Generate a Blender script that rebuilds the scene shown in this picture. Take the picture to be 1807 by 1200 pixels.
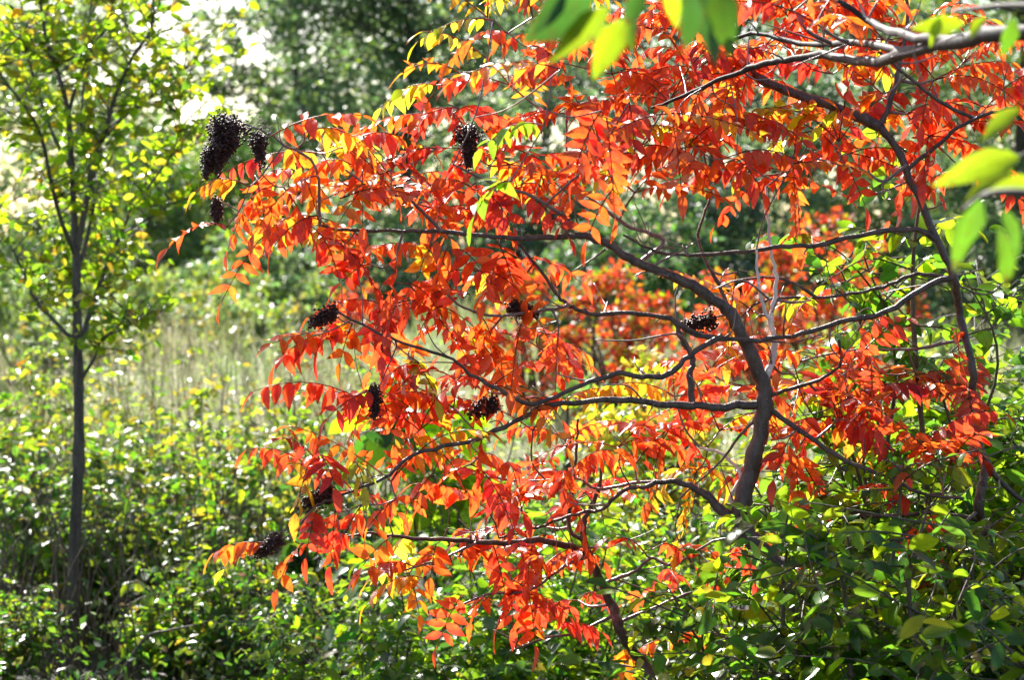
import bpy, math
import numpy as np
from mathutils import Vector

# ------------------------------------------------------------------ clear
for o in list(bpy.data.objects):
    bpy.data.objects.remove(o, do_unlink=True)
scene = bpy.context.scene
col = scene.collection
R = np.random.default_rng(11)

# ------------------------------------------------------------------ camera
LENS = 70.0
PITCH = math.radians(2.77)
CAM = np.array([0.0, 0.0, 1.6])
cam_data = bpy.data.cameras.new('camera')
cam_data.lens = LENS
cam_data.sensor_width = 36.0
cam_data.clip_start = 0.05
cam_data.clip_end = 3000
cam_data.dof.use_dof = True
cam_data.dof.focus_distance = 3.95
cam_data.dof.aperture_fstop = 6.3
cam = bpy.data.objects.new('camera', cam_data)
col.objects.link(cam)
cam.location = CAM
cam.rotation_euler = (math.radians(90) - PITCH, 0, 0)
scene.camera = cam

# ------------------------------------------------------------------ sky and sun
SUN_EL, SUN_AZ = math.radians(38), math.radians(-18)
world = bpy.data.worlds.new('World')
scene.world = world
world.use_nodes = True
wn = world.node_tree.nodes
sky = wn.new('ShaderNodeTexSky')
sky.sky_type = 'NISHITA'
sky.sun_disc = False
sky.sun_elevation = SUN_EL
sky.sun_rotation = SUN_AZ
sky.air_density = 1.0
sky.dust_density = 1.6
bg = wn.get('Background') or wn.new('ShaderNodeBackground')
bg.inputs['Strength'].default_value = 0.085
world.node_tree.links.new(sky.outputs[0], bg.inputs['Color'])
sd = bpy.data.lights.new('sun', 'SUN')
sd.energy = 5.0
sd.angle = math.radians(0.53)
sd.color = (1.0, 0.955, 0.88)
sun = bpy.data.objects.new('sun', sd)
col.objects.link(sun)
S = Vector((math.sin(SUN_AZ) * math.cos(SUN_EL), math.cos(SUN_AZ) * math.cos(SUN_EL), math.sin(SUN_EL)))
sun.rotation_euler = S.to_track_quat('Z', 'Y').to_euler()
sun.location = S * 40
scene.view_settings.view_transform = 'Standard'
scene.view_settings.look = 'None'
scene.view_settings.gamma = 1.0
scene.view_settings.use_curve_mapping = False
scene.view_settings.exposure = 1.6
scene.render.engine = 'CYCLES'
scene.cycles.max_bounces = 4
scene.cycles.diffuse_bounces = 3
scene.cycles.transmission_bounces = 3
scene.cycles.glossy_bounces = 2

# ------------------------------------------------------------------ geometry helpers
FPX = LENS / 36.0 * 1807.0
FW = np.array([0, math.cos(PITCH), -math.sin(PITCH)])
UP = np.array([0, math.sin(PITCH), math.cos(PITCH)])


def P(px, py, d):
    """a point of the place, at depth d metres from the camera"""
    return CAM + d * (FW + np.array([1.0, 0, 0]) * (px - 903.5) / FPX + UP * (600 - py) / FPX)


def proj(pts):
    v = np.asarray(pts) - CAM
    d = np.maximum(v @ FW, 1e-3)
    return 903.5 + v[..., 0] / d * FPX, 600 - (v @ UP) / d * FPX, d


def unit(v):
    v = np.asarray(v, float)
    return v / np.maximum(np.linalg.norm(v, axis=-1, keepdims=True), 1e-9)


def tag(o, label, cat, group=None, kind=None):
    if label:
        o['label'] = label
    if cat:
        o['category'] = cat
    if group:
        o['group'] = group
    if kind:
        o['kind'] = kind
    return o


def thing(name, label, cat, base, group=None):
    o = bpy.data.objects.new(name, None)
    o.empty_display_size = 0.1
    col.objects.link(o)
    o.location = tuple(base)
    o['origin'] = [float(q) for q in base]
    return tag(o, label, cat, group)


def link_mesh(name, V, faces_idx, starts, mat, parent=None, origin=None, cols=None, luv=None, smooth=True, kind=None):
    """one mesh object from numpy arrays; V are world coordinates"""
    V = np.asarray(V, np.float64)
    if origin is None:
        origin = V[0] if parent is not None else np.zeros(3)
    origin = np.asarray(origin, float)
    me = bpy.data.meshes.new(name)
    me.vertices.add(len(V))
    me.vertices.foreach_set('co', (V - origin).astype(np.float32).ravel())
    me.loops.add(len(faces_idx))
    me.loops.foreach_set('vertex_index', np.asarray(faces_idx, np.int32))
    me.polygons.add(len(starts))
    me.polygons.foreach_set('loop_start', np.asarray(starts, np.int32))
    if smooth:
        me.polygons.foreach_set('use_smooth', np.ones(len(starts), bool))
    me.update(calc_edges=True)
    if cols is not None:
        a = me.attributes.new('leafcol', 'FLOAT_COLOR', 'POINT')
        c4 = np.ones((len(V), 4), np.float32)
        c4[:, :3] = cols
        a.data.foreach_set('color', c4.ravel())
    if luv is not None:
        a = me.attributes.new('leafuv', 'FLOAT_VECTOR', 'POINT')
        a.data.foreach_set('vector', np.asarray(luv, np.float32).ravel())
    me.materials.append(mat)
    o = bpy.data.objects.new(name, me)
    col.objects.link(o)
    if parent is not None:
        o.parent = parent
        po = np.array(parent['origin'])
        o.location = tuple(origin - po)
    else:
        o.location = tuple(origin)
    o['origin'] = [float(q) for q in origin]
    if kind:
        o['kind'] = kind
    return o


# leaf templates: (s, t) points, faces
def template(rows, w, asym=0.0):
    st = [(0, 0)]
    ws = [0.0]
    for s, q in zip(rows, w):
        for t in (-1, 0, 1):
            st.append((s, t))
            ws.append(q * (1 + asym * t))
    st.append((1, 0))
    ws.append(0)
    n = len(rows)
    f = [(0, 2, 1), (0, 3, 2)]
    for i in range(n - 1):
        a = 1 + 3 * i
        f += [(a, a + 1, a + 4, a + 3), (a + 1, a + 2, a + 5, a + 4)]
    a = 1 + 3 * (n - 1)
    e = 3 * n + 1
    f += [(a, a + 1, e), (a + 1, a + 2, e)]
    return np.array(st, float), np.array(ws), f


T_SUMAC = template([.09, .25, .45, .68, .87], [.5, .93, 1, .66, .27], .06)
T_OVAL = template([.1, .28, .5, .74, .91], [.52, .92, 1, .78, .36])
T_LANCE = template([.12, .35, .6, .83], [.5, 1, .85, .4])
T_MID = template([.3, .68], [.95, .8])
T_FAR = (np.array([(0, 0), (.45, -1), (1, 0), (.45, 1)], float), np.array([0, 1, 0, 1.0]), [(0, 2, 1), (0, 3, 2)])


class Leaves:
    """collects leaves as arrays; every leaf can become its own object"""

    def __init__(self, tpl):
        self.tpl = tpl
        self.rows = []

    def add(self, base, d, n, L, W, c, fold=.25, curl=.15):
        self.rows.append(np.concatenate([base, d, n, [L, W, fold, curl], c]))

    def add_many(self, base, d, n, L, W, c, fold, curl):
        k = len(base)
        f = lambda q: np.broadcast_to(np.asarray(q, float).reshape(-1, 1), (k, 1))
        self.rows.extend(np.hstack([base, d, n, f(L), f(W), f(fold), f(curl), c]))

    def arrays(self):
        A = np.array(self.rows)
        D = unit(A[:, 3:6])
        N = A[:, 6:9]
        N = unit(N - (N * D).sum(1, keepdims=True) * D + 1e-6)
        Sd = np.cross(D, N)
        L, W, fo, cu = (A[:, i][:, None] for i in (9, 10, 11, 12))
        st, ws, f = self.tpl
        s = st[:, 0][None]
        t = (st[:, 1] * ws)[None]
        wob = 0.04 * L * np.sin(s * 5 + A[:, :1] * 300) * np.sign(st[:, 1])[None]
        V = (A[:, None, 0:3] + D[:, None] * (s * L)[..., None] + Sd[:, None] * (t * W / 2)[..., None]
             + N[:, None] * (fo * np.abs(t) * W / 2 - cu * s * s * L + wob)[..., None])
        C = np.repeat(A[:, None, 13:16], len(st), 1)
        rnd = np.random.default_rng(len(A)).random((len(A), 1))
        U = np.stack([np.broadcast_to(s, V.shape[:2]), np.broadcast_to(st[:, 1][None], V.shape[:2]),
                      np.broadcast_to(rnd, V.shape[:2])], -1)
        return V, C, U

    def faces(self, n):
        nv = len(self.tpl[0])
        f = self.tpl[2]
        flat = np.concatenate([np.array(q) for q in f])
        tot = np.array([len(q) for q in f])
        st = np.concatenate([[0], np.cumsum(tot)[:-1]])
        idx = (flat[None] + nv * np.arange(n)[:, None]).ravel()
        starts = (st[None] + len(flat) * np.arange(n)[:, None]).ravel()
        return idx, starts

    def build(self, parent, mat, single=0, part='leaf', mass='foliage', min_px=9):
        """the `single` leaves that show largest become objects, the rest one part"""
        if not self.rows:
            return
        V, C, U = self.arrays()
        n = len(V)
        sel = np.zeros(n, bool)
        if single:
            x, y, d = proj(V)
            area = (x.max(1) - x.min(1)) * (y.max(1) - y.min(1)) + 30 * (FPX * np.array(self.rows)[:, 9] / d.mean(1))
            cx, cy = x.mean(1), y.mean(1)
            ok = (cx > -5) & (cx < 1812) & (cy > -5) & (cy < 1205)
            big = np.maximum(x.max(1) - x.min(1), y.max(1) - y.min(1)) > min_px
            area = np.where(ok & big, area, -1)
            pick = np.argsort(-area)[:single]
            sel[pick[area[pick] > 0]] = True
        i1, s1 = self.faces(1)
        for i in np.nonzero(sel)[0]:
            link_mesh(part, V[i], i1, s1, mat, parent, cols=C[i], luv=U[i])
        rest = np.nonzero(~sel)[0]
        if len(rest):
            iN, sN = self.faces(len(rest))
            link_mesh(mass, V[rest].reshape(-1, 3), iN, sN, mat, parent, origin=parent['origin'],
                      cols=C[rest].reshape(-1, 3), luv=U[rest].reshape(-1, 3), kind='stuff')


def smooth_path(pts, n=6):
    """Catmull-Rom through pts (any width of row)"""
    p = np.asarray(pts, float)
    if len(p) < 3:
        t = np.linspace(0, 1, n + 1)[:, None]
        return p[0] * (1 - t) + p[-1] * t
    q = np.vstack([2 * p[0] - p[1], p, 2 * p[-1] - p[-2]])
    out = []
    for i in range(1, len(q) - 2):
        t = np.linspace(0, 1, n, endpoint=False)[:, None]
        a, b, c, d = q[i - 1], q[i], q[i + 1], q[i + 2]
        out.append(.5 * (2 * b + (c - a) * t + (2 * a - 5 * b + 4 * c - d) * t ** 2 + (3 * b - a - 3 * c + d) * t ** 3))
    out.append(p[-1:])
    return np.vstack(out)


class Tubes:
    """collects tapered tubes into one mesh"""

    def __init__(self):
        self.V, self.F, self.S, self.C = [], [], [], []
        self.nv = self.nl = 0

    def add(self, path, rad, sides=6, c=(.1, .08, .06), rough=0.0):
        path = np.asarray(path, float)
        n = len(path)
        rad = np.broadcast_to(np.asarray(rad, float), (n,))
        T = unit(np.gradient(path, axis=0))
        ref = np.array([.13, .95, .28]) if abs(T[0][1]) < .85 else np.array([.9, .1, .4])
        A = unit(np.cross(T, ref))
        B = np.cross(T, A)
        ang = np.linspace(0, 2 * np.pi, sides, endpoint=False)
        rr = rad[:, None] * (1 + rough * R.normal(size=(n, sides)))
        ring = path[:, None] + (A[:, None] * np.cos(ang)[None, :, None] + B[:, None] * np.sin(ang)[None, :, None]) * rr[..., None]
        V = np.vstack([ring.reshape(-1, 3), path[-1:] + T[-1:] * rad[-1]])
        k = np.arange(sides)
        k2 = (k + 1) % sides
        F = []
        for i in range(n - 1):
            F.append(np.stack([i * sides + k, i * sides + k2, (i + 1) * sides + k2, (i + 1) * sides + k], 1).ravel())
        quads = sides * (n - 1)
        capi = n * sides
        F.append(np.stack([(n - 1) * sides + k, (n - 1) * sides + k2, np.full(sides, capi)], 1).ravel())
        F = np.concatenate(F)
        S_ = np.concatenate([np.arange(quads) * 4, quads * 4 + np.arange(sides) * 3])
        self.V.append(V)
        self.F.append(F + self.nv)
        self.S.append(S_ + self.nl)
        self.C.append(np.broadcast_to(np.asarray(c, float), V.shape))
        self.nv += len(V)
        self.nl += len(F)

    def build(self, name, mat, parent=None, origin=None, kind=None):
        V = np.vstack(self.V)
        C = np.vstack(self.C)
        return link_mesh(name, V, np.concatenate(self.F), np.concatenate(self.S), mat, parent, origin,
                         cols=C, luv=np.zeros((len(V), 3)), kind=kind)


def tube(name, path, rad, mat, parent, sides=6, rough=.04, c=(.1, .08, .06)):
    t = Tubes()
    t.add(path, rad, sides, c, rough)
    return t.build(name, mat, parent, origin=path[0])


# ------------------------------------------------------------------ materials
def leaf_material(name, rough=.38, spec=.6, trans=.55, vein=.35, refl=.5, cool=(1, 1, 1), blotch=.35, spots=0.0):
    m = bpy.data.materials.new(name)
    m.use_nodes = True
    nt = m.node_tree
    N, Lk = nt.nodes, nt.links
    N.clear()
    out = N.new('ShaderNodeOutputMaterial')
    at = N.new('ShaderNodeAttribute')
    at.attribute_name = 'leafcol'
    uv = N.new('ShaderNodeAttribute')
    uv.attribute_name = 'leafuv'
    sep = N.new('ShaderNodeSeparateXYZ')
    Lk.new(uv.outputs['Vector'], sep.inputs[0])

    def mth(op, a, b=None, c=None):
        n = N.new('ShaderNodeMath')
        n.operation = op
        for i, q in enumerate((a, b, c)):
            if q is None:
                continue
            if isinstance(q, (int, float)):
                n.inputs[i].default_value = q
            else:
                Lk.new(q, n.inputs[i])
        return n.outputs[0]
    # blotches of colour on the blade
    geo = N.new('ShaderNodeNewGeometry')
    nz = N.new('ShaderNodeTexNoise')
    nz.inputs['Scale'].default_value = 45
    nz.inputs['Detail'].default_value = 3
    Lk.new(geo.outputs['Position'], nz.inputs['Vector'])
    val = mth('MULTIPLY_ADD', nz.outputs['Fac'], blotch * 2, 1 - blotch)
    hs = N.new('ShaderNodeHueSaturation')
    Lk.new(at.outputs['Color'], hs.inputs['Color'])
    Lk.new(val, hs.inputs['Value'])
    hue = mth('MULTIPLY_ADD', nz.outputs['Fac'], .04, .48)
    Lk.new(hue, hs.inputs['Hue'])
    leafc = hs.outputs[0]
    if spots:
        # brown specks, and browned tips on some leaves
        n2 = N.new('ShaderNodeTexNoise')
        n2.inputs['Scale'].default_value = 190
        n2.inputs['Detail'].default_value = 2
        Lk.new(geo.outputs['Position'], n2.inputs['Vector'])
        n3 = N.new('ShaderNodeTexNoise')
        n3.inputs['Scale'].default_value = 14
        Lk.new(geo.outputs['Position'], n3.inputs['Vector'])
        sp1 = mth('GREATER_THAN', mth('ADD', n2.outputs['Fac'], mth('MULTIPLY', n3.outputs['Fac'], .35)), .86)
        tipb = mth('MULTIPLY', mth('GREATER_THAN', mth('ADD', sep.outputs['X'], mth('MULTIPLY', n2.outputs['Fac'], .3)), 1.0),
                   mth('GREATER_THAN', sep.outputs['Z'], .6))
        edge = mth('MULTIPLY', mth('GREATER_THAN', mth('ADD', mth('ABSOLUTE', sep.outputs['Y']), mth('MULTIPLY', n2.outputs['Fac'], .5)), 1.12),
                   mth('GREATER_THAN', sep.outputs['Z'], .35))
        fx = mth('MULTIPLY', mth('MAXIMUM', sp1, mth('MAXIMUM', tipb, mth('MULTIPLY', edge, .6))), spots)
        ms = N.new('ShaderNodeMix')
        ms.data_type = 'RGBA'
        Lk.new(fx, ms.inputs[0])
        Lk.new(hs.outputs[0], ms.inputs[6])
        ms.inputs[7].default_value = (.16, .055, .02, 1)
        leafc = ms.outputs[2]
    # midrib and side veins
    ta = mth('ABSOLUTE', sep.outputs['Y'])
    rib = mth('LESS_THAN', ta, .07)
    ph = mth('MULTIPLY_ADD', ta, -1.6, mth('MULTIPLY', sep.outputs['X'], 9.0))
    sv = mth('GREATER_THAN', mth('SINE', mth('MULTIPLY', ph, 6.283)), .86)
    vv = mth('MULTIPLY', mth('MAXIMUM', rib, mth('MULTIPLY', sv, .5)), vein)
    mixv = N.new('ShaderNodeMix')
    mixv.data_type = 'RGBA'
    Lk.new(vv, mixv.inputs[0])
    Lk.new(leafc, mixv.inputs[6])
    dk = N.new('ShaderNodeMix')
    dk.data_type = 'RGBA'
    dk.blend_type = 'MULTIPLY'
    dk.inputs[0].default_value = 1
    Lk.new(leafc, dk.inputs[6])
    dk.inputs[7].default_value = (.55, .5, .6, 1)
    Lk.new(dk.outputs[2], mixv.inputs[7])
    tr = N.new('ShaderNodeBsdfTranslucent')
    Lk.new(mixv.outputs[2], tr.inputs['Color'])
    rf = N.new('ShaderNodeMix')
    rf.data_type = 'RGBA'
    rf.blend_type = 'MULTIPLY'
    rf.inputs[0].default_value = 1
    Lk.new(leafc, rf.inputs[6])
    rf.inputs[7].default_value = (refl * cool[0], refl * cool[1], refl * cool[2], 1)
    pr = N.new('ShaderNodeBsdfPrincipled')
    Lk.new(rf.outputs[2], pr.inputs['Base Color'])
    pr.inputs['Roughness'].default_value = rough
    pr.inputs['Specular IOR Level'].default_value = spec
    bp = N.new('ShaderNodeBump')
    bp.inputs['Strength'].default_value = .25
    bp.inputs['Distance'].default_value = .002
    Lk.new(mth('SUBTRACT', nz.outputs['Fac'], vv), bp.inputs['Height'])
    Lk.new(bp.outputs[0], pr.inputs['Normal'])
    mx = N.new('ShaderNodeMixShader')
    mx.inputs[0].default_value = trans
    Lk.new(pr.outputs[0], mx.inputs[1])
    Lk.new(tr.outputs[0], mx.inputs[2])
    Lk.new(mx.outputs[0], out.inputs['Surface'])
    return m


def bark_material(name, c1, c2, scale=40, stretch=.25, rough=.55, spec=.5, bump=.5):
    m = bpy.data.materials.new(name)
    m.use_nodes = True
    nt = m.node_tree
    N, Lk = nt.nodes, nt.links
    pr = N['Principled BSDF']
    tc = N.new('ShaderNodeTexCoord')
    mp = N.new('ShaderNodeMapping')
    mp.inputs['Scale'].default_value = (1, 1, stretch)
    Lk.new(tc.outputs['Object'], mp.inputs[0])
    nz = N.new('ShaderNodeTexNoise')
    nz.inputs['Scale'].default_value = scale
    nz.inputs['Detail'].default_value = 6
    nz.inputs['Roughness'].default_value = .65
    Lk.new(mp.outputs[0], nz.inputs['Vector'])
    vr = N.new('ShaderNodeTexVoronoi')
    vr.inputs['Scale'].default_value = scale * 2.2
    Lk.new(tc.outputs['Object'], vr.inputs['Vector'])
    rp = N.new('ShaderNodeValToRGB')
    rp.color_ramp.elements[0].position = .32
    rp.color_ramp.elements[1].position = .72
    rp.color_ramp.elements[0].color = (*c1, 1)
    rp.color_ramp.elements[1].color = (*c2, 1)
    Lk.new(nz.outputs['Fac'], rp.inputs[0])
    sp = N.new('ShaderNodeMath')
    sp.operation = 'LESS_THAN'
    sp.inputs[1].default_value = .16
    Lk.new(vr.outputs['Distance'], sp.inputs[0])
    mx = N.new('ShaderNodeMix')
    mx.data_type = 'RGBA'
    Lk.new(sp.outputs[0], mx.inputs[0])
    Lk.new(rp.outputs[0], mx.inputs[6])
    mx.inputs[7].default_value = (min(1, c2[0] * 1.7), min(1, c2[1] * 1.6), min(1, c2[2] * 1.5), 1)
    Lk.new(mx.outputs[2], pr.inputs['Base Color'])
    pr.inputs['Roughness'].default_value = rough
    pr.inputs['Specular IOR Level'].default_value = spec
    bp = N.new('ShaderNodeBump')
    bp.inputs['Strength'].default_value = bump
    bp.inputs['Distance'].default_value = .004
    Lk.new(nz.outputs['Fac'], bp.inputs['Height'])
    Lk.new(bp.outputs[0], pr.inputs['Normal'])
    return m


M_SUMAC = leaf_material('sumac_leaf', rough=.3, spec=1.0, trans=.68, vein=.5, refl=.55, spots=.75)
M_GREEN = leaf_material('green_leaf', rough=.24, spec=.55, trans=.6, vein=.4, refl=.36, cool=(.7, 1, .9), blotch=.3, spots=.5)
M_FAR = leaf_material('distant_leaf', rough=.42, spec=.8, trans=.5, vein=0, refl=.6, cool=(.85, 1, 1.15), blotch=.25)  # cool tint paints the bluish haze of distance into the reflected colour
M_UNDER = leaf_material('undergrowth_leaf', rough=.36, spec=.7, trans=.56, vein=.2, refl=.4, cool=(.75, 1, 1), blotch=.25)
M_GRASS = leaf_material('dry_grass', rough=.5, spec=.4, trans=.4, vein=0, refl=.75, blotch=.25)
M_BARK = bark_material('sumac_bark', (.026, .016, .012), (.14, .1, .08), 70, .35, .48, .5, 1.0)
M_TWIG = bark_material('twig_bark', (.08, .05, .045), (.24, .17, .15), 60, .3, .35, .7, .3)
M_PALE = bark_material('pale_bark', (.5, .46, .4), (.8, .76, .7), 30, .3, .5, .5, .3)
M_GREYBARK = bark_material('grey_bark', (.035, .028, .022), (.14, .115, .09), 40, .22, .7, .35)
M_STEM = bark_material('shrub_stem_bark', (.05, .035, .022), (.15, .11, .075), 50, .3, .6, .4)
M_FRUIT = bark_material('sumac_drupe', (.016, .006, .005), (.075, .024, .02), 160, 1, .55, .5, .3)


def mix(a, b, t):
    return np.asarray(a, float) * (1 - t) + np.asarray(b, float) * t


# base colours (linear)
RED = np.array([.88, .07, .035])
SCAR = np.array([.92, .105, .024])
ORAN = np.array([.94, .19, .016])
GOLD = np.array([.88, .42, .02])
YEL = np.array([.80, .62, .05])
LIME = np.array([.44, .64, .016])
GRN = np.array([.16, .36, .02])
DGRN = np.array([.065, .18, .022])
MAR = np.array([.42, .018, .022])
SKIN = np.array([.40, .10, .05])
PAL = {
    'R': [(RED, 3), (SCAR, 5), (MAR, .5), (ORAN, 1)],
    'O': [(SCAR, 4.5), (ORAN, 4), (GOLD, .6), (RED, .6)],
    'Y': [(GOLD, 4), (ORAN, 3), (YEL, 1.2), (LIME, .4)],
    'M': [(MAR, 2), (RED, 3), (SCAR, 2)],
    'G': [(LIME, 3), (GRN, 3), (GOLD, 1)],
    'YG': [(LIME, 3), (YEL, 2), (GOLD, 1.2)],
}


def pick_col(pal, jit=.12):
    c, w = zip(*pal)
    w = np.array(w, float)
    a = c[R.choice(len(c), p=w / w.sum())]
    b = c[R.choice(len(c), p=w / w.sum())]
    return np.clip(mix(a, b, R.random() * .6) * (1 + R.normal(0, jit, 3) * np.array([.6, 1, 1]) + R.normal(0, jit * .6)), .004, .95)


def pick_cols(pal, n, jit=.12):
    c, w = zip(*pal)
    c = np.array(c)
    w = np.array(w, float) / sum(w)
    a, b = c[R.choice(len(c), n, p=w)], c[R.choice(len(c), n, p=w)]
    t = R.random((n, 1)) * .6
    return np.clip((a * (1 - t) + b * t) * (1 + R.normal(0, jit, (n, 3)) * np.array([.6, 1, 1]) + R.normal(0, jit * .6, (n, 1))), .004, .95)


# ------------------------------------------------------------------ ground
def ground_height(x, y):
    return (.05 * np.sin(x * .7 + 1.3) * np.cos(y * .45) + .03 * np.sin(x * 2.1 + y * 1.7)
            + .02 * np.sin(y * .13) * np.clip(y - 10, 0, 40) * .3)


def make_ground():
    ys = np.concatenate([np.linspace(-30, 0, 12), np.linspace(.5, 16, 50), np.geomspace(16.5, 1500, 50)])
    xs = np.concatenate([-np.geomspace(1200, 8.2, 30), np.linspace(-8, 8, 50), np.geomspace(8.2, 1200, 30)])
    X, Y = np.meshgrid(xs, ys)
    Z = ground_height(X, Y) - .02 + R.normal(0, .008, X.shape)
    V = np.stack([X, Y, Z], -1).reshape(-1, 3)
    nx, ny = len(xs), len(ys)
    i = (np.arange(ny - 1)[:, None] * nx + np.arange(nx - 1)[None]).ravel()
    F = np.stack([i, i + 1, i + nx + 1, i + nx], 1).ravel()
    m = bpy.data.materials.new('soil')
    m.use_nodes = True
    N, Lk = m.node_tree.nodes, m.node_tree.links
    pr = N['Principled BSDF']
    geo = N.new('ShaderNodeNewGeometry')
    nz = N.new('ShaderNodeTexNoise')
    nz.inputs['Scale'].default_value = 3.5
    nz.inputs['Detail'].default_value = 9
    Lk.new(geo.outputs['Position'], nz.inputs['Vector'])
    rp = N.new('ShaderNodeValToRGB')
    rp.color_ramp.elements[0].position = .35
    rp.color_ramp.elements[0].color = (.014, .011, .008, 1)
    rp.color_ramp.elements[1].position = .7
    rp.color_ramp.elements[1].color = (.06, .045, .028, 1)
    e = rp.color_ramp.elements.new(.55)
    e.color = (.03, .03, .014, 1)
    Lk.new(nz.outputs['Fac'], rp.inputs[0])
    Lk.new(rp.outputs[0], pr.inputs['Base Color'])
    pr.inputs['Roughness'].default_value = .95
    bp = N.new('ShaderNodeBump')
    bp.inputs['Distance'].default_value = .03
    Lk.new(nz.outputs['Fac'], bp.inputs['Height'])
    Lk.new(bp.outputs[0], pr.inputs['Normal'])
    o = link_mesh('ground', V, F, np.arange(len(i)) * 4, m)
    o['kind'] = 'structure'


make_ground()


# ------------------------------------------------------------------ meadow grass
def make_meadow():
    n = 62000
    d = np.exp(R.uniform(np.log(11.5), np.log(70), n))
    x = d * R.uniform(-.31, .31, n)
    z = ground_height(x, d)
    patch = .5 + .5 * np.sin(x * .9 + d * .35) * np.cos(d * .5 - x * .3)
    tuft = (np.sin(x * 2.3 + d * 1.1) + np.sin(x * 1.1 - d * .7 + 1) + R.normal(0, .5, n)) > 1.0
    h = R.uniform(.25, .6, n) * (.6 + .6 * patch) * np.where(tuft, 1.7, 1) * np.where(d < 15, .8, 1)
    az = R.uniform(0, 2 * np.pi, n)
    lean = R.uniform(.05, .55, n) * h
    dirv = np.stack([np.cos(az), np.sin(az), np.zeros(n)], 1)
    w = R.uniform(.004, .009, n) * (d / 14)
    side = np.stack([-np.sin(az + 1), np.cos(az + 1), np.zeros(n)], 1) * w[:, None]
    base = np.stack([x, d, z], 1)
    mid = base + dirv * (lean * .3)[:, None] + np.array([0, 0, 1]) * (h * .6)[:, None]
    tip = base + dirv * lean[:, None] + np.array([0, 0, 1]) * h[:, None]
    V = np.stack([base - side, base + side, mid - side * .8, mid + side * .8, tip], 1)
    a = R.random(n)[:, None]
    c = np.where(a < .45, np.array([[.58, .57, .34]]), np.where(a < .82, np.array([[.40, .50, .2]]), np.array([[.68, .66, .52]])))
    c = c * R.uniform(.7, 1.15, (n, 1)) * np.where(tuft[:, None], np.array([[.85, .8, .7]]), 1) * np.where((patch > .8)[:, None], np.array([[.8, .95, .75]]), 1)
    f = [(0, 1, 3, 2), (2, 3, 4)]
    flat = np.array([0, 1, 3, 2, 2, 3, 4])
    idx = (flat[None] + 5 * np.arange(n)[:, None]).ravel()
    st = (np.array([0, 4])[None] + 7 * np.arange(n)[:, None]).ravel()
    o = link_mesh('meadow_grass', V.reshape(-1, 3), idx, st, M_GRASS, cols=np.repeat(c, 5, 0), luv=np.zeros((n * 5, 3)))
    tag(o, 'pale dry meadow grass filling the clearing behind the saplings', 'grass', kind='stuff')


make_meadow()


# ------------------------------------------------------------------ background trees
def cloud(LV, c, rr, n, lsize, pal, tone=1.0, shape=(1.2, 1.2, .8)):
    q = unit(R.normal(size=(n, 3))) * rr * np.sqrt(R.random((n, 1))) * np.array(shape)
    L = lsize * R.uniform(.6, 1.3, n)
    LV.add_many(c + q, unit(R.normal(size=(n, 3)) + [0, 0, -.3]), unit(R.normal(size=(n, 3)) * .7 + [0, -.1, .85]), L, L * .62,
                pick_cols(pal, n, .1) * tone, .2, .1)


def far_tree(name, label, px, d, height, crown_z, crown_r, pal, nclump=70, per=110, lsize=.14, trunk_r=.14, group='trees beyond the meadow', lean=0.0, fill=1.0):
    x = (px - 903.5) / FPX * d
    base = np.array([x, d, float(ground_height(x, d))])
    t = thing(name, label, 'tree', base, group)
    k = np.linspace(0, 1, 9)
    path = base + np.stack([lean * k ** 1.5 + .12 * np.sin(k * 5 + px), .1 * np.sin(k * 7), k * height * .93], 1)
    tube('trunk', path, trunk_r * (1 - .85 * k), M_GREYBARK, t, 8)
    cz = (crown_z[0] + crown_z[1]) / 2
    rz = (crown_z[1] - crown_z[0]) / 2
    LV = Leaves(T_FAR)
    for i in range(nclump):
        u = unit(R.normal(size=3)) * (R.random() ** .45)
        c = base + np.array([u[0] * crown_r + lean * (cz / height), u[1] * crown_r, cz + u[2] * rz])
        rr = R.uniform(.4, .95) * crown_r * .3
        if i % 2 == 0:
            zt = np.clip((c[2] - base[2]) - R.uniform(.3, 1.2), .8, height * .9)
            s0 = base + np.array([np.interp(zt / (height * .93), k, path[:, 0] - x), 0, zt])
            mid = (s0 + c) / 2 + R.normal(0, .12, 3) + [0, 0, .15]
            tube('branch', smooth_path([s0, mid, c], 4), np.linspace(trunk_r * .3, .012, 9), M_GREYBARK, t, 5)
        tone = R.uniform(.7, 1.2)
        cloud(LV, c, rr, int(per * R.uniform(.5, 1.3)), lsize, pal, tone)
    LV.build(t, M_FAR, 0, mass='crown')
    return t


GF, DF, LF = np.array([.17, .29, .10]), np.array([.09, .16, .075]), np.array([.34, .46, .13])  # far greens greyed and blued: aerial haze put into the leaf colour
PF = [(GF, 3), (DF, 2.2), (LF, 1.4)]
PFL = [(LF, 3), (GF, 2), (LIME, .8), (YEL * .6, .5)]
PFD = [(DF, 3), (GF * .7, 3)]
def far_wood():
    LV = Leaves(T_FAR)
    for i in range(900):
        d = R.uniform(80, 115)
        px = R.uniform(-250, 2060)
        top = np.interp(px, [-250, 100, 250, 330, 430, 520, 700, 2060], [12, 12, 8.5, 5.5, 6, 11, 14, 15])
        x = (px - 903.5) / FPX * d
        z = top * R.random() ** .8
        cloud(LV, np.array([x, d, z]), R.uniform(.9, 1.8), 85, .34, PF + [(LIME * .7, 1)], R.uniform(.7, 1.2))
    V, C, U = LV.arrays()
    i, s_ = LV.faces(len(V))
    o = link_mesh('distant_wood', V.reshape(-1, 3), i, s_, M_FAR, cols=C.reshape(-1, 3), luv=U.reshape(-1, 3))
    tag(o, 'far off belt of woodland closing the view behind the trees', 'wood', kind='stuff')


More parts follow.
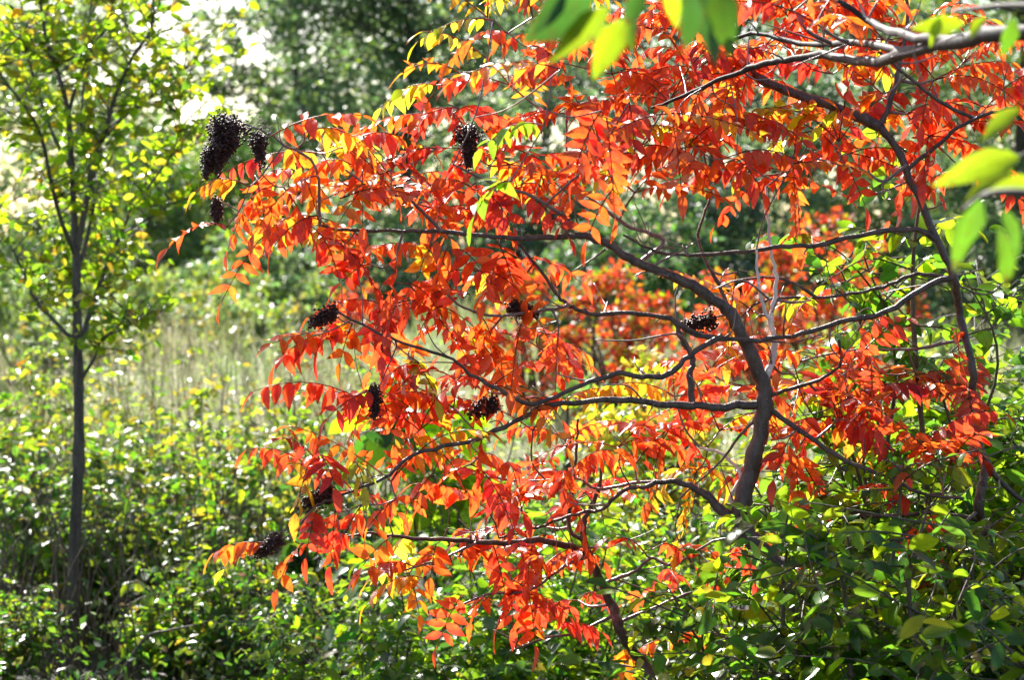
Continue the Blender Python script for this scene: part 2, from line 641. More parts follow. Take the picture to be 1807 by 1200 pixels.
far_wood()
far_tree('deciduous_tree', 'dark green tree with dark upright trunk left of the red sumac crown', 715, 44, 12, (1.2, 12), 3.3, PF, 120, 150, .17, .16)
far_tree('deciduous_tree', 'dense green tree at the right edge of the bright sky gap', 522, 48, 12.5, (1.6, 12.5), 2.8, PF + [(LIME, 1)], 72, 130, .17, .13)
far_tree('deciduous_tree', 'tall pale green tree behind the crown of the thin grey sapling', 165, 50, 12, (1.5, 12), 3.4, PFL, 96, 110, .17, .14)
far_tree('deciduous_tree', 'pale tree cut by the left edge of the picture', -60, 46, 12, (1.2, 12), 3.2, PFL, 80, 120, .17, .15)
far_tree('deciduous_tree', 'green tree behind the middle of the red sumac crown', 960, 50, 13, (1.0, 13), 3.6, PF, 90, 130, .18, .18)
far_tree('deciduous_tree', 'dark shaded tree showing through gaps right of the sumac fork', 1250, 34, 11, (.6, 11), 2.9, PFD, 110, 130, .14, .16)
far_tree('deciduous_tree', 'green tree behind the upper right branches', 1520, 40, 12, (.8, 12), 3.3, PF, 80, 120, .16, .16)
far_tree('deciduous_tree', 'bright green tree behind the shrub at the right edge', 1790, 36, 11, (.5, 11), 3.0, PFL, 80, 120, .15, .16)


far_tree('deciduous_tree', 'thin sparse tree at the left edge of the bright sky gap', 222, 54, 10.5, (3.0, 10.5), 1.3, PFL, 26, 80, .17, .07)
far_tree('deciduous_tree', 'narrow sparse tree at the right side of the bright sky gap', 478, 50, 9.5, (2.0, 9.5), 1.2, PF, 30, 80, .16, .07)


def far_bush(label, px, d, h, r, pal, n=34, per=110, lsize=.1, cat='bush', group='bushes along the far edge of the meadow', name='meadow_bush'):
    x = (px - 903.5) / FPX * d
    base = np.array([x, d, float(ground_height(x, d))])
    t = thing(name, label, cat, base, group)
    LV = Leaves(T_FAR)
    for i in range(n):
        az = R.uniform(0, 6.283)
        rad = r * math.sqrt(R.random())
        c = base + np.array([rad * math.cos(az), rad * math.sin(az) * .8, h * (.15 + .8 * R.random() * (1 - .55 * (rad / r) ** 2))])
        if i % 2 == 0:
            tube('stem', smooth_path([base + R.normal(0, .06, 3) * [1, 1, 0], (base + c) / 2 + R.normal(0, .08, 3) + [0, 0, .1], c], 4),
                 np.linspace(.025, .006, 9), M_STEM, t, 5)
        rr = R.uniform(.15, .3) * r
        tone = R.uniform(.75, 1.2)
        cloud(LV, c, rr, int(per * R.uniform(.6, 1.3)), lsize, pal, tone)
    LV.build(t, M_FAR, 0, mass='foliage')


far_bush('green bush below the sky gap behind the meadow', 345, 42, 4.7, 2.0, PFL + [(GRN, 3)], 60, 120, .15)
far_bush('broad green bush left of the sky gap at the far meadow edge', 215, 40, 3.6, 1.8, PFL, 50, 120, .15)
far_bush('dark bush at the left border behind the meadow', 40, 36, 3.0, 1.8, PFL + [(GRN, 3)], 50, 120, .14)
far_bush('low dark bush at the meadow edge below the leftmost red leaves', 470, 32, 2.0, 1.4, PF + [(LIME, 2)], 40, 120, .12)
far_bush('dark green bush at the meadow edge behind the small red shrub', 590, 34, 2.5, 1.5, PF, 40, 120, .12)
far_bush('green bush at the far meadow edge behind the left part of the sumac', 760, 36, 3.2, 1.7, PF, 50, 120, .13)
far_bush('broad dark bush at the far meadow edge behind the sumac middle', 930, 34, 3.4, 1.7, PFD, 60, 120, .13)
far_bush('dark bush at the far meadow edge behind the sumac trunk', 1240, 30, 3.2, 1.4, PFD, 60, 120, .12)
far_bush('tall green bush at the far meadow edge behind the right branches', 1420, 32, 3.8, 1.6, PF, 60, 120, .12)
far_bush('light green bush at the far meadow edge near the right border', 1600, 30, 3.8, 1.5, PFL, 60, 120, .12)
far_bush('green bush at the far meadow edge at the right border', 1780, 28, 3.6, 1.5, PF, 60, 120, .12)
far_bush('low yellowish bush standing out in the meadow', 300, 27, 1.5, .9, PFL + [(YEL, 1)], 34, 90, .09)
far_bush('low green bush standing out in the meadow at the left border', 20, 24, 1.6, .8, PFL, 34, 90, .09)
far_bush('low pale bush standing in the meadow right of the sapling', 205, 30, 1.7, .9, PFL, 34, 90, .1)
gM = 'small bushes scattered over the meadow'
for px, d, h, r, lab in ((175, 20, 1.15, .5, 'small yellow green bush in the meadow behind the sapling trunk'),
                         (395, 21, 1.2, .5, 'rounded small bush far out in the meadow'),
                         (555, 19, 1.25, .45, 'small bush in the meadow behind the red leaf tips'), (70, 17, 1.2, .45, 'small bush in the meadow left of the sapling trunk'),
                         (250, 25, 1.5, .7, 'far small bush at the upper end of the meadow'), (420, 27, 1.6, .8, 'pale far bush at the upper end of the meadow'), (510, 25, 1.6, .7, 'green far bush near the upper end of the meadow'),
                         (110, 26, 1.7, .8, 'far small bush at the meadow end left of the sapling')):
    far_bush(lab, px, d, h, r, PFL + [(LIME, 1), (YEL * .8, .8)], 22, 60, .06 + d * .0012, 'bush', gM)
far_bush('teal green bush behind the forked sumac trunk', 1120, 24, 2.6, 1.1, PFD + [(GRN, 2)], 46, 120, .1)
PRED = [(RED, 3), (SCAR, 3), (ORAN, 1), (LIME * .8, 1.2), (GRN, .8)]
gR = 'distant red sumac shrubs'
far_bush('low red shrub seen below the horizontal sumac limb', 1090, 15, 1.5, .5, PRED + [(LIME, 1)], 50, 60, .06, 'shrub', gR, 'red_shrub')
far_bush('low red and green shrub left of the dark gap', 950, 15.5, 1.45, .42, PRED + [(GRN, 1.5)], 40, 50, .06, 'shrub', gR, 'red_shrub')
far_bush('tall hazy red shrub right of the forked trunk', 1440, 16, 2.0, .6, PRED, 70, 70, .065, 'shrub', gR, 'red_shrub')
far_bush('red shrub behind the pale twisted stem', 1310, 16, 1.55, .5, PRED, 50, 60, .065, 'shrub', gR, 'red_shrub')
far_bush('rightmost red shrub behind the thin crossing branches', 1550, 20, 1.9, .5, PRED + [(GRN, 1.5)], 34, 55, .075, 'shrub', gR, 'red_shrub')
far_bush('small red shrub glowing at the far end of the meadow', 630, 22, 1.25, .42, PRED, 20, 40, .075, 'shrub', gR, 'red_shrub')
far_bush('bright yellow green bush behind the right hand shrub', 1570, 13, 1.65, .62, PFL + [(YEL, 1)], 34, 60, .06, 'bush', None, 'meadow_bush')
far_bush('yellow goldenrod bush under the arching sumac branch', 1170, 7.6, 1.34, .34, [(YEL, 5), (LIME, 2.5), (GOLD, .5)], 80, 60, .04, 'bush', None, 'goldenrod_bush')
far_bush('fresh green bush left of the yellow goldenrod', 1020, 8.6, 1.22, .34, PFL + [(GRN, 2)], 40, 50, .05, 'bush', None, 'meadow_bush')


def make_forbs():
    """small herbs and dry stalks between the undergrowth and the far bushes"""
    LV = Leaves(T_FAR)
    n = 11000
    d = np.exp(R.uniform(np.log(9), np.log(42), n))
    x = d * R.uniform(-.29, .16, n)
    keep = (np.sin(x * 1.7 + d * .8) + np.sin(x * .6 - d * 1.3 + 2) + R.normal(0, .8, n)) > .1
    x, d = x[keep], d[keep]
    n = len(x)
    z = ground_height(x, d) + R.random(n) ** 1.2 * np.where(d < 14, .55, .7)
    L = R.uniform(.02, .05, n) * (d / 11) ** .6
    LV.add_many(np.stack([x, d, z], 1), unit(R.normal(size=(n, 3)) + [0, 0, .1]), unit(R.normal(size=(n, 3)) * .6 + [0, -.1, .8]), L, L * .55,
                pick_cols([(YEL * .9, .8), (LIME, 2), (GRN, 1.5), (np.array([.6, .56, .42]), 6), (GOLD, .2)], n), .2, .1)
    V, C, U = LV.arrays()
    i, s_ = LV.faces(n)
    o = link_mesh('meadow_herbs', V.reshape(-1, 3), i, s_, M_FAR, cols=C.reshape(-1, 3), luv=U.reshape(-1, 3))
    tag(o, 'small yellow and green herbs scattered through the pale meadow grass', 'herbs', kind='stuff')
    tb = Tubes()
    for k in range(650):
        d = np.exp(R.uniform(np.log(8.4), np.log(22)))
        x = d * (R.uniform(-.27, -.05) if R.random() < .75 else R.uniform(-.27, .2))
        b = np.array([x, d, float(ground_height(x, d))])
        h = R.uniform(.5, 1.15) * (1 if d > 9 else .75)
        e = b + np.array([R.normal(0, .12), R.normal(0, .12), h])
        p = smooth_path([b, (b + e) / 2 + R.normal(0, .03, 3), e], 3)
        g = R.uniform(.5, 1.3)
        tb.add(p, np.linspace(.0035, .0014, len(p)), 3, np.array([.3, .27, .17]) * g)
        for q in range(R.integers(0, 4)):
            s0 = p[R.integers(2, len(p))]
            e2 = s0 + np.array([R.normal(0, .08), R.normal(0, .08), R.uniform(.04, .16)])
            tb.add(np.array([s0, (s0 + e2) / 2 + R.normal(0, .01, 3), e2]), [.0018, .0016, .004], 3, np.array([.5, .45, .36]) * g)
    o = tb.build('dry_stalks', M_GRASS, None, origin=(0, 0, 0))
    tag(o, 'thin dry upright weed stalks standing in the meadow on the left', 'stalks', kind='stuff')
    tb = Tubes()
    for k in range(420):
        d = R.uniform(6.9, 9)
        x = d * R.uniform(-.27, -.08)
        b = np.array([x, d, float(ground_height(x, d))])
        e = b + np.array([R.normal(0, .16), R.normal(0, .12), R.uniform(.25, .8)])
        p = smooth_path([b, (b + e) / 2 + R.normal(0, .05, 3), e], 4)
        tb.add(p, np.linspace(.004, .0014, len(p)), 4)
    o = tb.build('bare_stems', M_STEM, None, origin=(0, 0, 0))
    tag(o, 'tangle of thin bare brown stems in the lower left undergrowth', 'stems', kind='stuff')
    # leafy ground cover under the shrubs
    LV = Leaves(T_FAR)
    n = 12000
    d = R.uniform(5.0, 11, n)
    x = d * R.uniform(-.29, .29, n)
    z = ground_height(x, d) + R.random(n) ** 1.5 * .32
    L = R.uniform(.02, .05, n)
    LV.add_many(np.stack([x, d, z], 1), unit(R.normal(size=(n, 3)) + [0, 0, .1]), unit(R.normal(size=(n, 3)) * .5 + [0, 0, .8]), L, L * .55,
                pick_cols([(DGRN, 3), (GRN, 3), (LIME, 1), (np.array([.14, .09, .05]), 3)], n), .2, .1)
    V, C, U = LV.arrays()
    i, s_ = LV.faces(n)
    o = link_mesh('ground_cover', V.reshape(-1, 3), i, s_, M_FAR, cols=C.reshape(-1, 3), luv=U.reshape(-1, 3))
    tag(o, 'low leafy ground cover and leaf litter under the shrubs', 'ground cover', kind='stuff')


make_forbs()


# ------------------------------------------------------------------ shrubs with stems, twigs and single leaves
def shrub(name, label, cat, base, height, spread, nstem, twigs, per, L, W, pal, tpl=T_OVAL, single=300, group=None,
          zmin=.2, mat=None, stem_r=.008, twig_len=.22, droop=.45, lean=(0, 0), flat=.5):
    mat = mat or M_GREEN
    base = np.array([base[0], base[1], float(ground_height(base[0], base[1]))])
    t = thing(name, label, cat, base, group)
    LV = Leaves(tpl)
    for i in range(nstem):
        az = R.uniform(0, 6.283)
        out = spread * math.sqrt(R.uniform(.05, 1))
        hh = height * R.uniform(.4, 1.15) * (1 - .2 * (out / spread) ** 2)
        b0 = base + np.array([math.cos(az), math.sin(az), 0]) * out * .18
        tip = base + np.array([math.cos(az) * out + lean[0], math.sin(az) * out + lean[1], hh])
        m1 = b0 * .6 + tip * .4 + np.array([0, 0, hh * .16]) + R.normal(0, .04 * height, 3)
        m2 = b0 * .25 + tip * .75 + np.array([0, 0, hh * .1]) + R.normal(0, .03 * height, 3)
        path = smooth_path([b0, m1, m2, tip], 6)
        tb = Tubes()
        kk = np.linspace(0, 1, len(path))
        tb.add(path, stem_r * (1 - .8 * kk) * R.uniform(.7, 1.3), 6, rough=.05)
        for j in range(twigs):
            f = R.uniform(zmin, 1)
            i0 = min(int(f * (len(path) - 1)), len(path) - 2)
            s0 = path[i0]
            ta = az + R.normal(0, 1.2) if R.random() < .6 else R.uniform(0, 6.283)
            tl = twig_len * R.uniform(.5, 1.3)
            d0 = unit([math.cos(ta), math.sin(ta), R.uniform(-.1, .9)])
            e = s0 + d0 * tl + np.array([0, 0, -droop * tl * R.random()])
            tp = smooth_path([s0, (s0 + e) / 2 + R.normal(0, .02, 3) + [0, 0, tl * .08], e], 4)
            tb.add(tp, np.linspace(stem_r * .3, stem_r * .12, len(tp)), 4)
            npr = max(3, int(per * R.uniform(.7, 1.3)))
            tone = R.uniform(.85, 1.15)
            g = (np.arange(npr) + .6) / npr * (len(tp) - 1)
            gi = np.minimum(g.astype(int), len(tp) - 2)
            gf = (g - gi)[:, None]
            pt = tp[gi] * (1 - gf) + tp[gi + 1] * gf
            tan = unit(tp[-1] - tp[0])
            sd_ = unit(np.cross(tan, [0, 0, 1]))[None] * np.where(np.arange(npr) % 2, 1, -1)[:, None]
            u = lambda a, b: R.uniform(a, b, (npr, 1))
            d = unit(sd_ * u(.5, 1.1) + tan * u(.2, .9) + R.normal(0, .25, (npr, 3)) + np.array([0, 0, -droop]) * u(0, 1.6))
            n = unit(np.array([0, 0, 1]) * flat + R.normal(0, .38, (npr, 3)))
            l = L * u(.45, 1.35)
            LV.add_many(pt, d, n, l, W / L * l * u(.75, 1.2), pick_cols(pal, npr, .13) * tone, u(.05, .6), u(-.1, .4))
        tb.build('stem', M_STEM, t, origin=b0)
    LV.build(t, mat, single)
    return t


PG = [(GRN, 3), (DGRN, 2.5), (LIME, 2), (YEL * .7, .3)]
PGB = [(LIME, 4), (GRN, 3), (DGRN, 1)]
PGY = [(LIME, 4), (YEL * .85, 1), (GRN, 2.6), (DGRN, 1), (GOLD * .7, .25)]
BROWN = np.array([.2, .12, .06])
gU = 'undergrowth shrubs in the lower left'


def at(px, d):
    return ((px - 903.5) / FPX * d, d)


# lower left undergrowth, 6.5 to 11 m away
UL = [
    (55, 9.8, .92, .42, PGY, 'yellowing shrub left of the grey sapling trunk at mid height'),
    (235, 9.9, .7, .42, PGY, 'yellow green shrub just right of the grey sapling trunk'),
    (385, 9.4, .74, .40, PGY, 'leafy yellow green shrub below the pale meadow'),
    (520, 9.0, .92, .36, PGY + [(GRN, 3)], 'green shrub below the red leaf tips at mid left'),
    (0, 8.3, .72, .36, PG, 'low shrub in the lower left corner region beside the sapling'),
    (205, 8.6, .78, .38, PG, 'dark leafy shrub to the right of the sapling base'),
    (330, 8.2, .78, .38, PG, 'glossy green shrub in the middle of the lower left undergrowth'),
    (450, 7.9, .8, .36, PG + [(YEL, 1)], 'shrub with yellow leaves below the lowest left sumac tip'),
    (620, 8.4, .92, .42, PGB, 'bright green shrub behind the lower left sumac leaves'),
    (130, 8.1, .6, .3, PG, 'dark weedy shrub close behind the foot of the sapling'),
    (-10, 7.0, .3, .2, PG, 'short dark shrub at the bottom edge by the sapling foot'),
    (315, 7.2, .42, .24, PG, 'short shrub at the bottom edge beside the leaning dead stick'),
    (470, 7.0, .52, .3, PG, 'short dark shrub at the bottom edge under the left sumac tip'),
]
LW = [(.036, .016), (.05, .028), (.042, .014), (.056, .024)]
for px, d, h, sp, pal, lab in UL:
    shrub('undergrowth_shrub', lab, 'shrub', at(px, d), h * 1.15, sp * 1.15, 20 if d > 8.7 else 22, 11, 7, *LW[int(px * 7 + d * 10) % 4], pal + [(BROWN, 1.2), (LIME, 2), (YEL * .8, .7), (DGRN, 2 if d < 8.7 else .3)], T_MID, 300, gU, .15, M_UNDER, stem_r=.005, twig_len=.14)
gC = 'green shrubs along the bottom centre'
BC = [
    (620, 6.0, .66, .34, PGB, 'bright green shrub at the bottom below the lower left sumac leaves'),
    (780, 5.7, .68, .36, PG + [(LIME, 2)], 'glossy green shrub at the bottom centre with white glints'),
    (940, 5.9, .84, .36, PGB, 'leafy green shrub behind the small sumac stem at the bottom'),
    (1080, 6.2, .95, .36, PGB, 'light green shrub behind the arching low branch'),
    (860, 7.4, 1.0, .42, PGB, 'tall green shrub behind the lowest red sumac leaves'),
    (1250, 6.6, 1.1, .42, PGB + [(YEL, 1)], 'yellow green shrub behind the forked trunk base'),
    (1420, 6.0, 1.05, .42, PGB, 'green shrub seen right of the forked trunk'),
]
for px, d, h, sp, pal, lab in BC:
    shrub('bottom_shrub', lab, 'shrub', at(px, d), h, sp, 19, 13, 8, *LW[int(px * 3 + d * 10) % 4], pal, T_MID, 300, gC, .3, M_UNDER, stem_r=.005, twig_len=.19)

# broad lime leaves glowing behind the red leaves
shrub('pokeweed', 'plant with big glowing lime green leaves behind the orange leaves', 'plant', at(800, 7.6), 1.3, .2, 5, 5, 4, .17, .1,
      [(LIME * 1.15, 4), (LIME, 1)], T_OVAL, 300, None, .5, stem_r=.009, twig_len=.16, flat=.1)
shrub('pokeweed', 'plant with dark bluish leaves beside the leftmost middle leaf tip', 'plant', at(605, 7.4), 1.2, .12, 4, 4, 3, .13, .07,
      [(DGRN, 4), (GRN, 1)], T_OVAL, 300, None, .6, stem_r=.008, twig_len=.12, flat=.2)

# right hand shrub, nearer than the sumac trunk
gH = 'big leaved shrubs on the right'
PH = [(LIME, 4), (GRN, 4), (DGRN, 1.5)]
shrub('honeysuckle_shrub', 'tall green shrub with oval leaves filling the right edge', 'shrub', at(1740, 4.3), 1.66, .38, 25, 15, 9, .047, .026, PH, T_OVAL, 300, gH, .45, stem_r=.009, twig_len=.22)
shrub('honeysuckle_shrub', 'green shrub whose leaves hang below the crossing right branches', 'shrub', at(1600, 4.55), 1.5, .32, 23, 15, 9, .046, .025, PH, T_OVAL, 300, gH, .45, stem_r=.009, twig_len=.22)
shrub('honeysuckle_shrub', 'dark leafy shrub covering the foot of the forked trunk', 'shrub', at(1480, 3.5), 1.02, .3, 30, 15, 9, .041, .022, PG + [(LIME, .8)], T_OVAL, 300, gH, .45, stem_r=.008, twig_len=.2)
shrub('honeysuckle_shrub', 'bright green shrub below the lowest red leaves on the right', 'shrub', at(1640, 3.75), 1.02, .3, 22, 14, 9, .042, .021, PH, T_OVAL, 300, gH, .5, stem_r=.008, twig_len=.2)
shrub('honeysuckle_shrub', 'leafy shrub pressed against the right border at mid height', 'shrub', at(1840, 4.75), 1.6, .28, 20, 14, 9, .047, .026, PH + [(DGRN, 2)], T_OVAL, 300, gH, .5, stem_r=.008, twig_len=.2)
shrub('honeysuckle_shrub', 'dark shaded shrub in the bottom right corner', 'shrub', at(1720, 3.3), 1.06, .34, 30, 15, 9, .042, .023, PG, T_OVAL, 300, gH, .45, stem_r=.008, twig_len=.2)
shrub('honeysuckle_shrub', 'leafy green shrub at the bottom edge right of centre', 'shrub', at(1350, 3.8), .84, .26, 22, 14, 9, .046, .025, PG + [(LIME, 1.5)], T_OVAL, 300, gH, .45, stem_r=.008, twig_len=.2)
shrub('honeysuckle_shrub', 'green shrub deep behind the right hand red leaves', 'shrub', at(1660, 5.6), 1.45, .45, 20, 14, 8, .055, .028, PGB, T_MID, 300, gH, .4, stem_r=.008, twig_len=.22)


# ------------------------------------------------------------------ slender weeds between sapling and meadow
gW = 'slender weeds in front of the meadow'
WD = [(215, 9.8, 1.15, 'yellow leaved weed stalk close right of the sapling trunk'),
      (265, 11.2, 1.25, 'thin weed with small yellow leaves, second right of the sapling'),
      (310, 10.4, 1.1, 'weed stalk with yellow leaves in the left half of the meadow'),
      (345, 11.8, 1.3, 'tall thin weed in the middle of the pale meadow'),
      (385, 10.6, .95, 'short weed with pale leaves in the middle of the meadow'),
      (445, 11.0, 1.42, 'tall single stalk with orange and yellow leaves right of the meadow centre'),
      (525, 9.8, 1.1, 'weed with lime leaves just left of the red leaf tip'),
      (25, 10.6, 1.2, 'thin bare weed at the left border'),
      (65, 11.4, 1.2, 'thin weed left of the sapling trunk'),
      (95, 9.2, 1.1, 'wispy weed just left of the sapling trunk in front of the yellowing shrub'),
      (170, 8.9, .95, 'wispy weed rising close to the right of the sapling trunk'),
      (290, 9.0, 1.0, 'wispy weed rising above the shrubs left of centre'),
      (360, 8.8, .95, 'wispy weed rising between the yellow green shrubs'),
      (430, 8.6, 1.0, 'wispy weed in front of the leafy yellow green shrub'),
      (490, 9.2, 1.15, 'wispy weed below the red leaf tips'),
      (240, 8.3, .8, 'short wispy weed in the lower left undergrowth'),
      (180, 12, 1.1, 'distant weed hugging the right side of the sapling trunk')]
for px, d, h, lab in WD:
    shrub('weed_stalk', lab, 'weed', at(px, d), h, .1, 3, 5, 5, .046, .024, [(YEL, 2), (LIME, 3), (GOLD, .4), (GRN, 1)], T_MID, 300, gW, .35, M_UNDER, stem_r=.005, twig_len=.13)


# ------------------------------------------------------------------ grey sapling at the left
def px_path(pts, d, jit=0.0, n=5, drift=0.0):
    p = []
    for i, q in enumerate(pts):
        dd = q[2] if len(q) > 2 else d + drift * i / max(1, len(pts) - 1)
        p.append(P(q[0], q[1], dd))
    p = np.array(p)
    if jit:
        p[1:-1] += R.normal(0, jit, p[1:-1].shape)
    return smooth_path(p, n)


def make_sapling():
    D = 7.5
    base = P(126, 1195, D)
    base[2] = float(ground_height(base[0], base[1]))
    t = thing('young_tree', 'slender grey young tree with yellow green leaves at the left', 'tree', base)
    trunk = np.vstack([smooth_path([base, P(128, 1130, D), P(131, 980, D), P(139, 800, D), P(138, 660, D), P(136, 560, D),
                                    P(134, 440, D), P(128, 330, D), P(120, 200, D), P(100, 120, D), P(80, 60, D), P(68, -40, D), P(60, -180, D)], 6)])
    k = np.linspace(0, 1, len(trunk))
    tube('trunk', trunk, np.interp(k, [0, .04, .3, .5, .55, .75, 1], [.04, .026, .02, .016, .012, .008, .003]), M_GREYBARK, t, 10, .09)
    BR = [
        ([(143, 612), (160, 557), (167, 517), (190, 470), (220, 410), (260, 333), (310, 273), (367, 227)], .014, .5),
        ([(136, 440), (150, 330), (167, 277), (182, 233), (200, 190), (230, 113), (258, 40), (264, -60)], .013, -.3),
        ([(128, 600), (93, 550), (63, 517), (43, 470), (10, 410), (-30, 360)], .009, .3),
        ([(145, 667), (163, 633), (187, 603), (217, 580), (245, 560)], .007, -.4),
        ([(133, 450), (110, 383), (90, 317), (70, 230), (17, 147), (-20, 90)], .011, -.5),
        ([(140, 470), (160, 410), (165, 350), (150, 300), (143, 230), (150, 120), (155, 0), (158, -60)], .009, .6),
        ([(127, 300), (90, 230), (60, 120), (40, 20), (30, -80)], .009, .4),
        ([(120, 200), (150, 120), (190, 40), (215, -60)], .008, .2),
        ([(182, 233), (260, 180), (315, 130), (330, 80)], .006, .3),
        ([(260, 333), (315, 250), (318, 130)], .005, -.2),
        ([(220, 410), (290, 370), (360, 330)], .005, .3),
        ([(136, 540), (120, 470), (90, 420), (55, 390)], .006, .5),
    ]
    LV = Leaves(T_OVAL)
    pal = [(LIME, 6), (YEL * .9, 1.2), (GRN, 2.4), (GOLD, .25)]
    paths = [trunk[int(len(trunk) * .62):]]
    for pts, r, dr in BR:
        p = px_path(pts, D, .012, 5, dr)
        tube('branch', p, np.linspace(r, r * .25, len(p)), M_GREYBARK, t, 6, .05)
        paths.append(p)
    for p in paths:
        ln = np.linalg.norm(np.diff(p, axis=0), axis=1).sum()
        for j in range(int(ln / .021)):
            f = R.uniform(.22, 1) * (len(p) - 1)
            i0 = min(int(f), len(p) - 2)
            s0 = p[i0] * (1 - f % 1) + p[i0 + 1] * (f % 1)
            az = R.uniform(0, 6.283)
            tl = R.uniform(.1, .34)
            e = s0 + np.array([math.cos(az), math.sin(az), R.uniform(.1, .9)]) * tl
            tp = smooth_path([s0, (s0 + e) / 2 + R.normal(0, .015, 3), e], 4)
            tube('twig', tp, np.linspace(.003, .0012, len(tp)), M_GREYBARK, t, 4, 0)
            npr = R.integers(4, 9)
            for q in range(npr):
                g = (q + .7) / npr * (len(tp) - 1)
                i1 = min(int(g), len(tp) - 2)
                pt = tp[i1] * (1 - (g - i1)) + tp[i1 + 1] * (g - i1)
                d = unit(np.array([R.normal(), R.normal(), R.normal() * .4 - .35]))
                n_ = unit(np.array([0, 0, .55]) + R.normal(0, .5, 3))
                l = .05 * R.uniform(.6, 1.2)
                LV.add(pt, d, n_, l, l * R.uniform(.55, .7), pick_col(pal, .1), R.uniform(.05, .4), R.uniform(0, .3))
    LV.build(t, M_GREEN, 300)


make_sapling()


# ------------------------------------------------------------------ sumac
class Sumac:
    def __init__(self, name, label, base):
        self.t = thing(name, label, 'tree', base, None)
        self.skel = []          # (point, radius, depth)
        self.tw = []
        self.leaves = []

    def limb(self, name, path, r0, r1, mat=None, sides=8, rough=.06, label=None):
        k = np.linspace(0, 1, len(path))
        r = (np.interp(k, *r0) if isinstance(r0, tuple) else r0 * (1 - k) + r1 * k)
        r = r * (1 + .05 * np.sin(k * 40 + path[0][0] * 50) + .12 * (R.random(len(k)) > .86))
        if name in ('branch', 'trunk'):
            path = path.copy()
            path[1:-1] += R.normal(0, min(.0013, r.mean() * .25), path[1:-1].shape)
        o = tube(name, path, r, mat or M_BARK, self.t, sides, rough)
        if label:
            o['label'] = label
        for p, q in zip(path[1:], r[1:]):
            self.skel.append(np.append(p, q))
        if name == 'branch':
            ln = np.linalg.norm(np.diff(path, axis=0), axis=1).sum()
            for i in range(int(ln / .11)):
                j = R.integers(2, len(path) - 1)
                l = R.uniform(.02, .11)
                d = unit(np.cross(path[j] - path[j - 1], R.normal(size=3)) * 40 + np.array([0, 0, .35]) + unit(path[j] - path[j - 1]) * .5)
                m = path[j] + d * l * .5 + R.normal(0, .006, 3)
                tube('twig', smooth_path([path[j], m, path[j] + d * l + R.normal(0, .012, 3)], 4), np.linspace(min(.0022, r[j] * .5), .0009, 9), M_TWIG, self.t, 5, .05)
        return o

    def twig_to(self, e, r=.0032):
        """a curved twig from the nearest wood to point e"""
        A = np.array(self.skel)
        v = e - A[:, :3]
        dist = np.linalg.norm(v, axis=1) + np.maximum(0, -v[:, 2]) * .3
        i = int(np.argmin(dist))
        s0 = A[i, :3]
        ln = np.linalg.norm(e - s0)
        if ln < .035:
            return unit(e - s0 + 1e-5)
        m = (s0 + e) / 2 + R.normal(0, .06 * ln, 3) + np.array([0, 0, -.10 * ln])
        p = smooth_path([s0, m, e], 6)
        r0 = min(A[i, 3] * .8, r * (1 + ln * 3))
        self.limb('twig', p, r0, r * .6, M_TWIG, 5, .03)
        return unit(p[-1] - p[-3])

    def leaf(self, a, b, pal, droop=None, arch=None, pairs=None, scale=1.0, size=None):
        """one compound leaf, rachis from a to b"""
        a, b = np.asarray(a, float), np.asarray(b, float)
        ln = np.linalg.norm(b - a)
        droop = (R.uniform(.5, 1.4) if R.random() < .72 else R.uniform(.0, .4)) if droop is None else droop
        arch = R.uniform(.06, .2) if arch is None else arch
        k = np.linspace(0, 1, 9)[:, None]
        path = a * (1 - k) + b * k + np.array([0, 0, 1]) * (arch * ln * 4 * k * (1 - k))
        pairs = pairs or int(np.clip(round(ln / .021), 4, 9))
        if size is None:
            size = R.uniform(.043, .06)
        size *= scale
        T = unit(np.gradient(path, axis=0))
        tb = []
        rows = []
        side_pref = unit(R.normal(size=3) * [1, .6, .2])
        c0 = pick_col(PAL[pal], .08)
        for j in range(pairs):
            f = (.16 + .82 * j / pairs) * 8
            i0 = int(f)
            p = path[i0] * (1 - f % 1) + path[min(i0 + 1, 8)] * (f % 1)
            t_ = T[i0]
            vert = abs(t_[2])
            up = np.array([0, 0, 1.0]) * (1 - vert) + side_pref * vert * .9
            n = unit(up - t_ * (up @ t_))
            lat = np.cross(t_, n)
            for s in (-1, 1):
                if R.random() < .09:
                    continue
                dr = droop * R.uniform(.75, 1.25) * (1 - .55 * vert)
                d = unit(lat * s + t_ * R.uniform(.15, .5) + np.array([0, 0, -1]) * dr + R.normal(0, .2, 3))
                nn = unit(n + R.normal(0, .22, 3) + lat * s * .3)
                L = size * R.uniform(.66, 1.15) * (1 - .35 * abs(j / pairs - .45))
                c = mix(c0, pick_col(PAL[pal], .1), R.uniform(.15, .75))
                rows.append((p, d, nn, L, L * R.uniform(.34, .46), c, R.uniform(.1, .6), R.uniform(-.08, .42)))
        d = unit(T[-1] + np.array([0, 0, -.5 * droop]))
        rows.append((path[-1], d, unit(np.cross(np.cross(d, [0, 0, 1.0]) + 1e-3, d)), size * .95, size * .36, mix(c0, pick_col(PAL[pal]), .4), .25, .25))
        self.leaves.append((path, rows))

    def whorl(self, px, py, d, n, pal, length=.2, spread=1.0, dz=.14, bias=None, droop=None):
        e = P(px, py, d)
        ax = self.twig_to(e)
        for i in range(n):
            az = 6.283 * (i + R.random() * .7) / n
            v = np.array([math.cos(az), math.sin(az) * .8, R.uniform(-.7, .35)]) + ax * .55
            if bias is not None:
                v = v + np.array(bias)
            ll = length * R.uniform(.7, 1.2)
            pl = pal if isinstance(pal, str) else pal[i % len(pal)]
            z_ = R.random()
            pl = 'Y' if z_ < .05 else 'YG' if z_ < .08 else pl
            self.leaf(e, e + unit(v) * ll * spread, pl, droop)

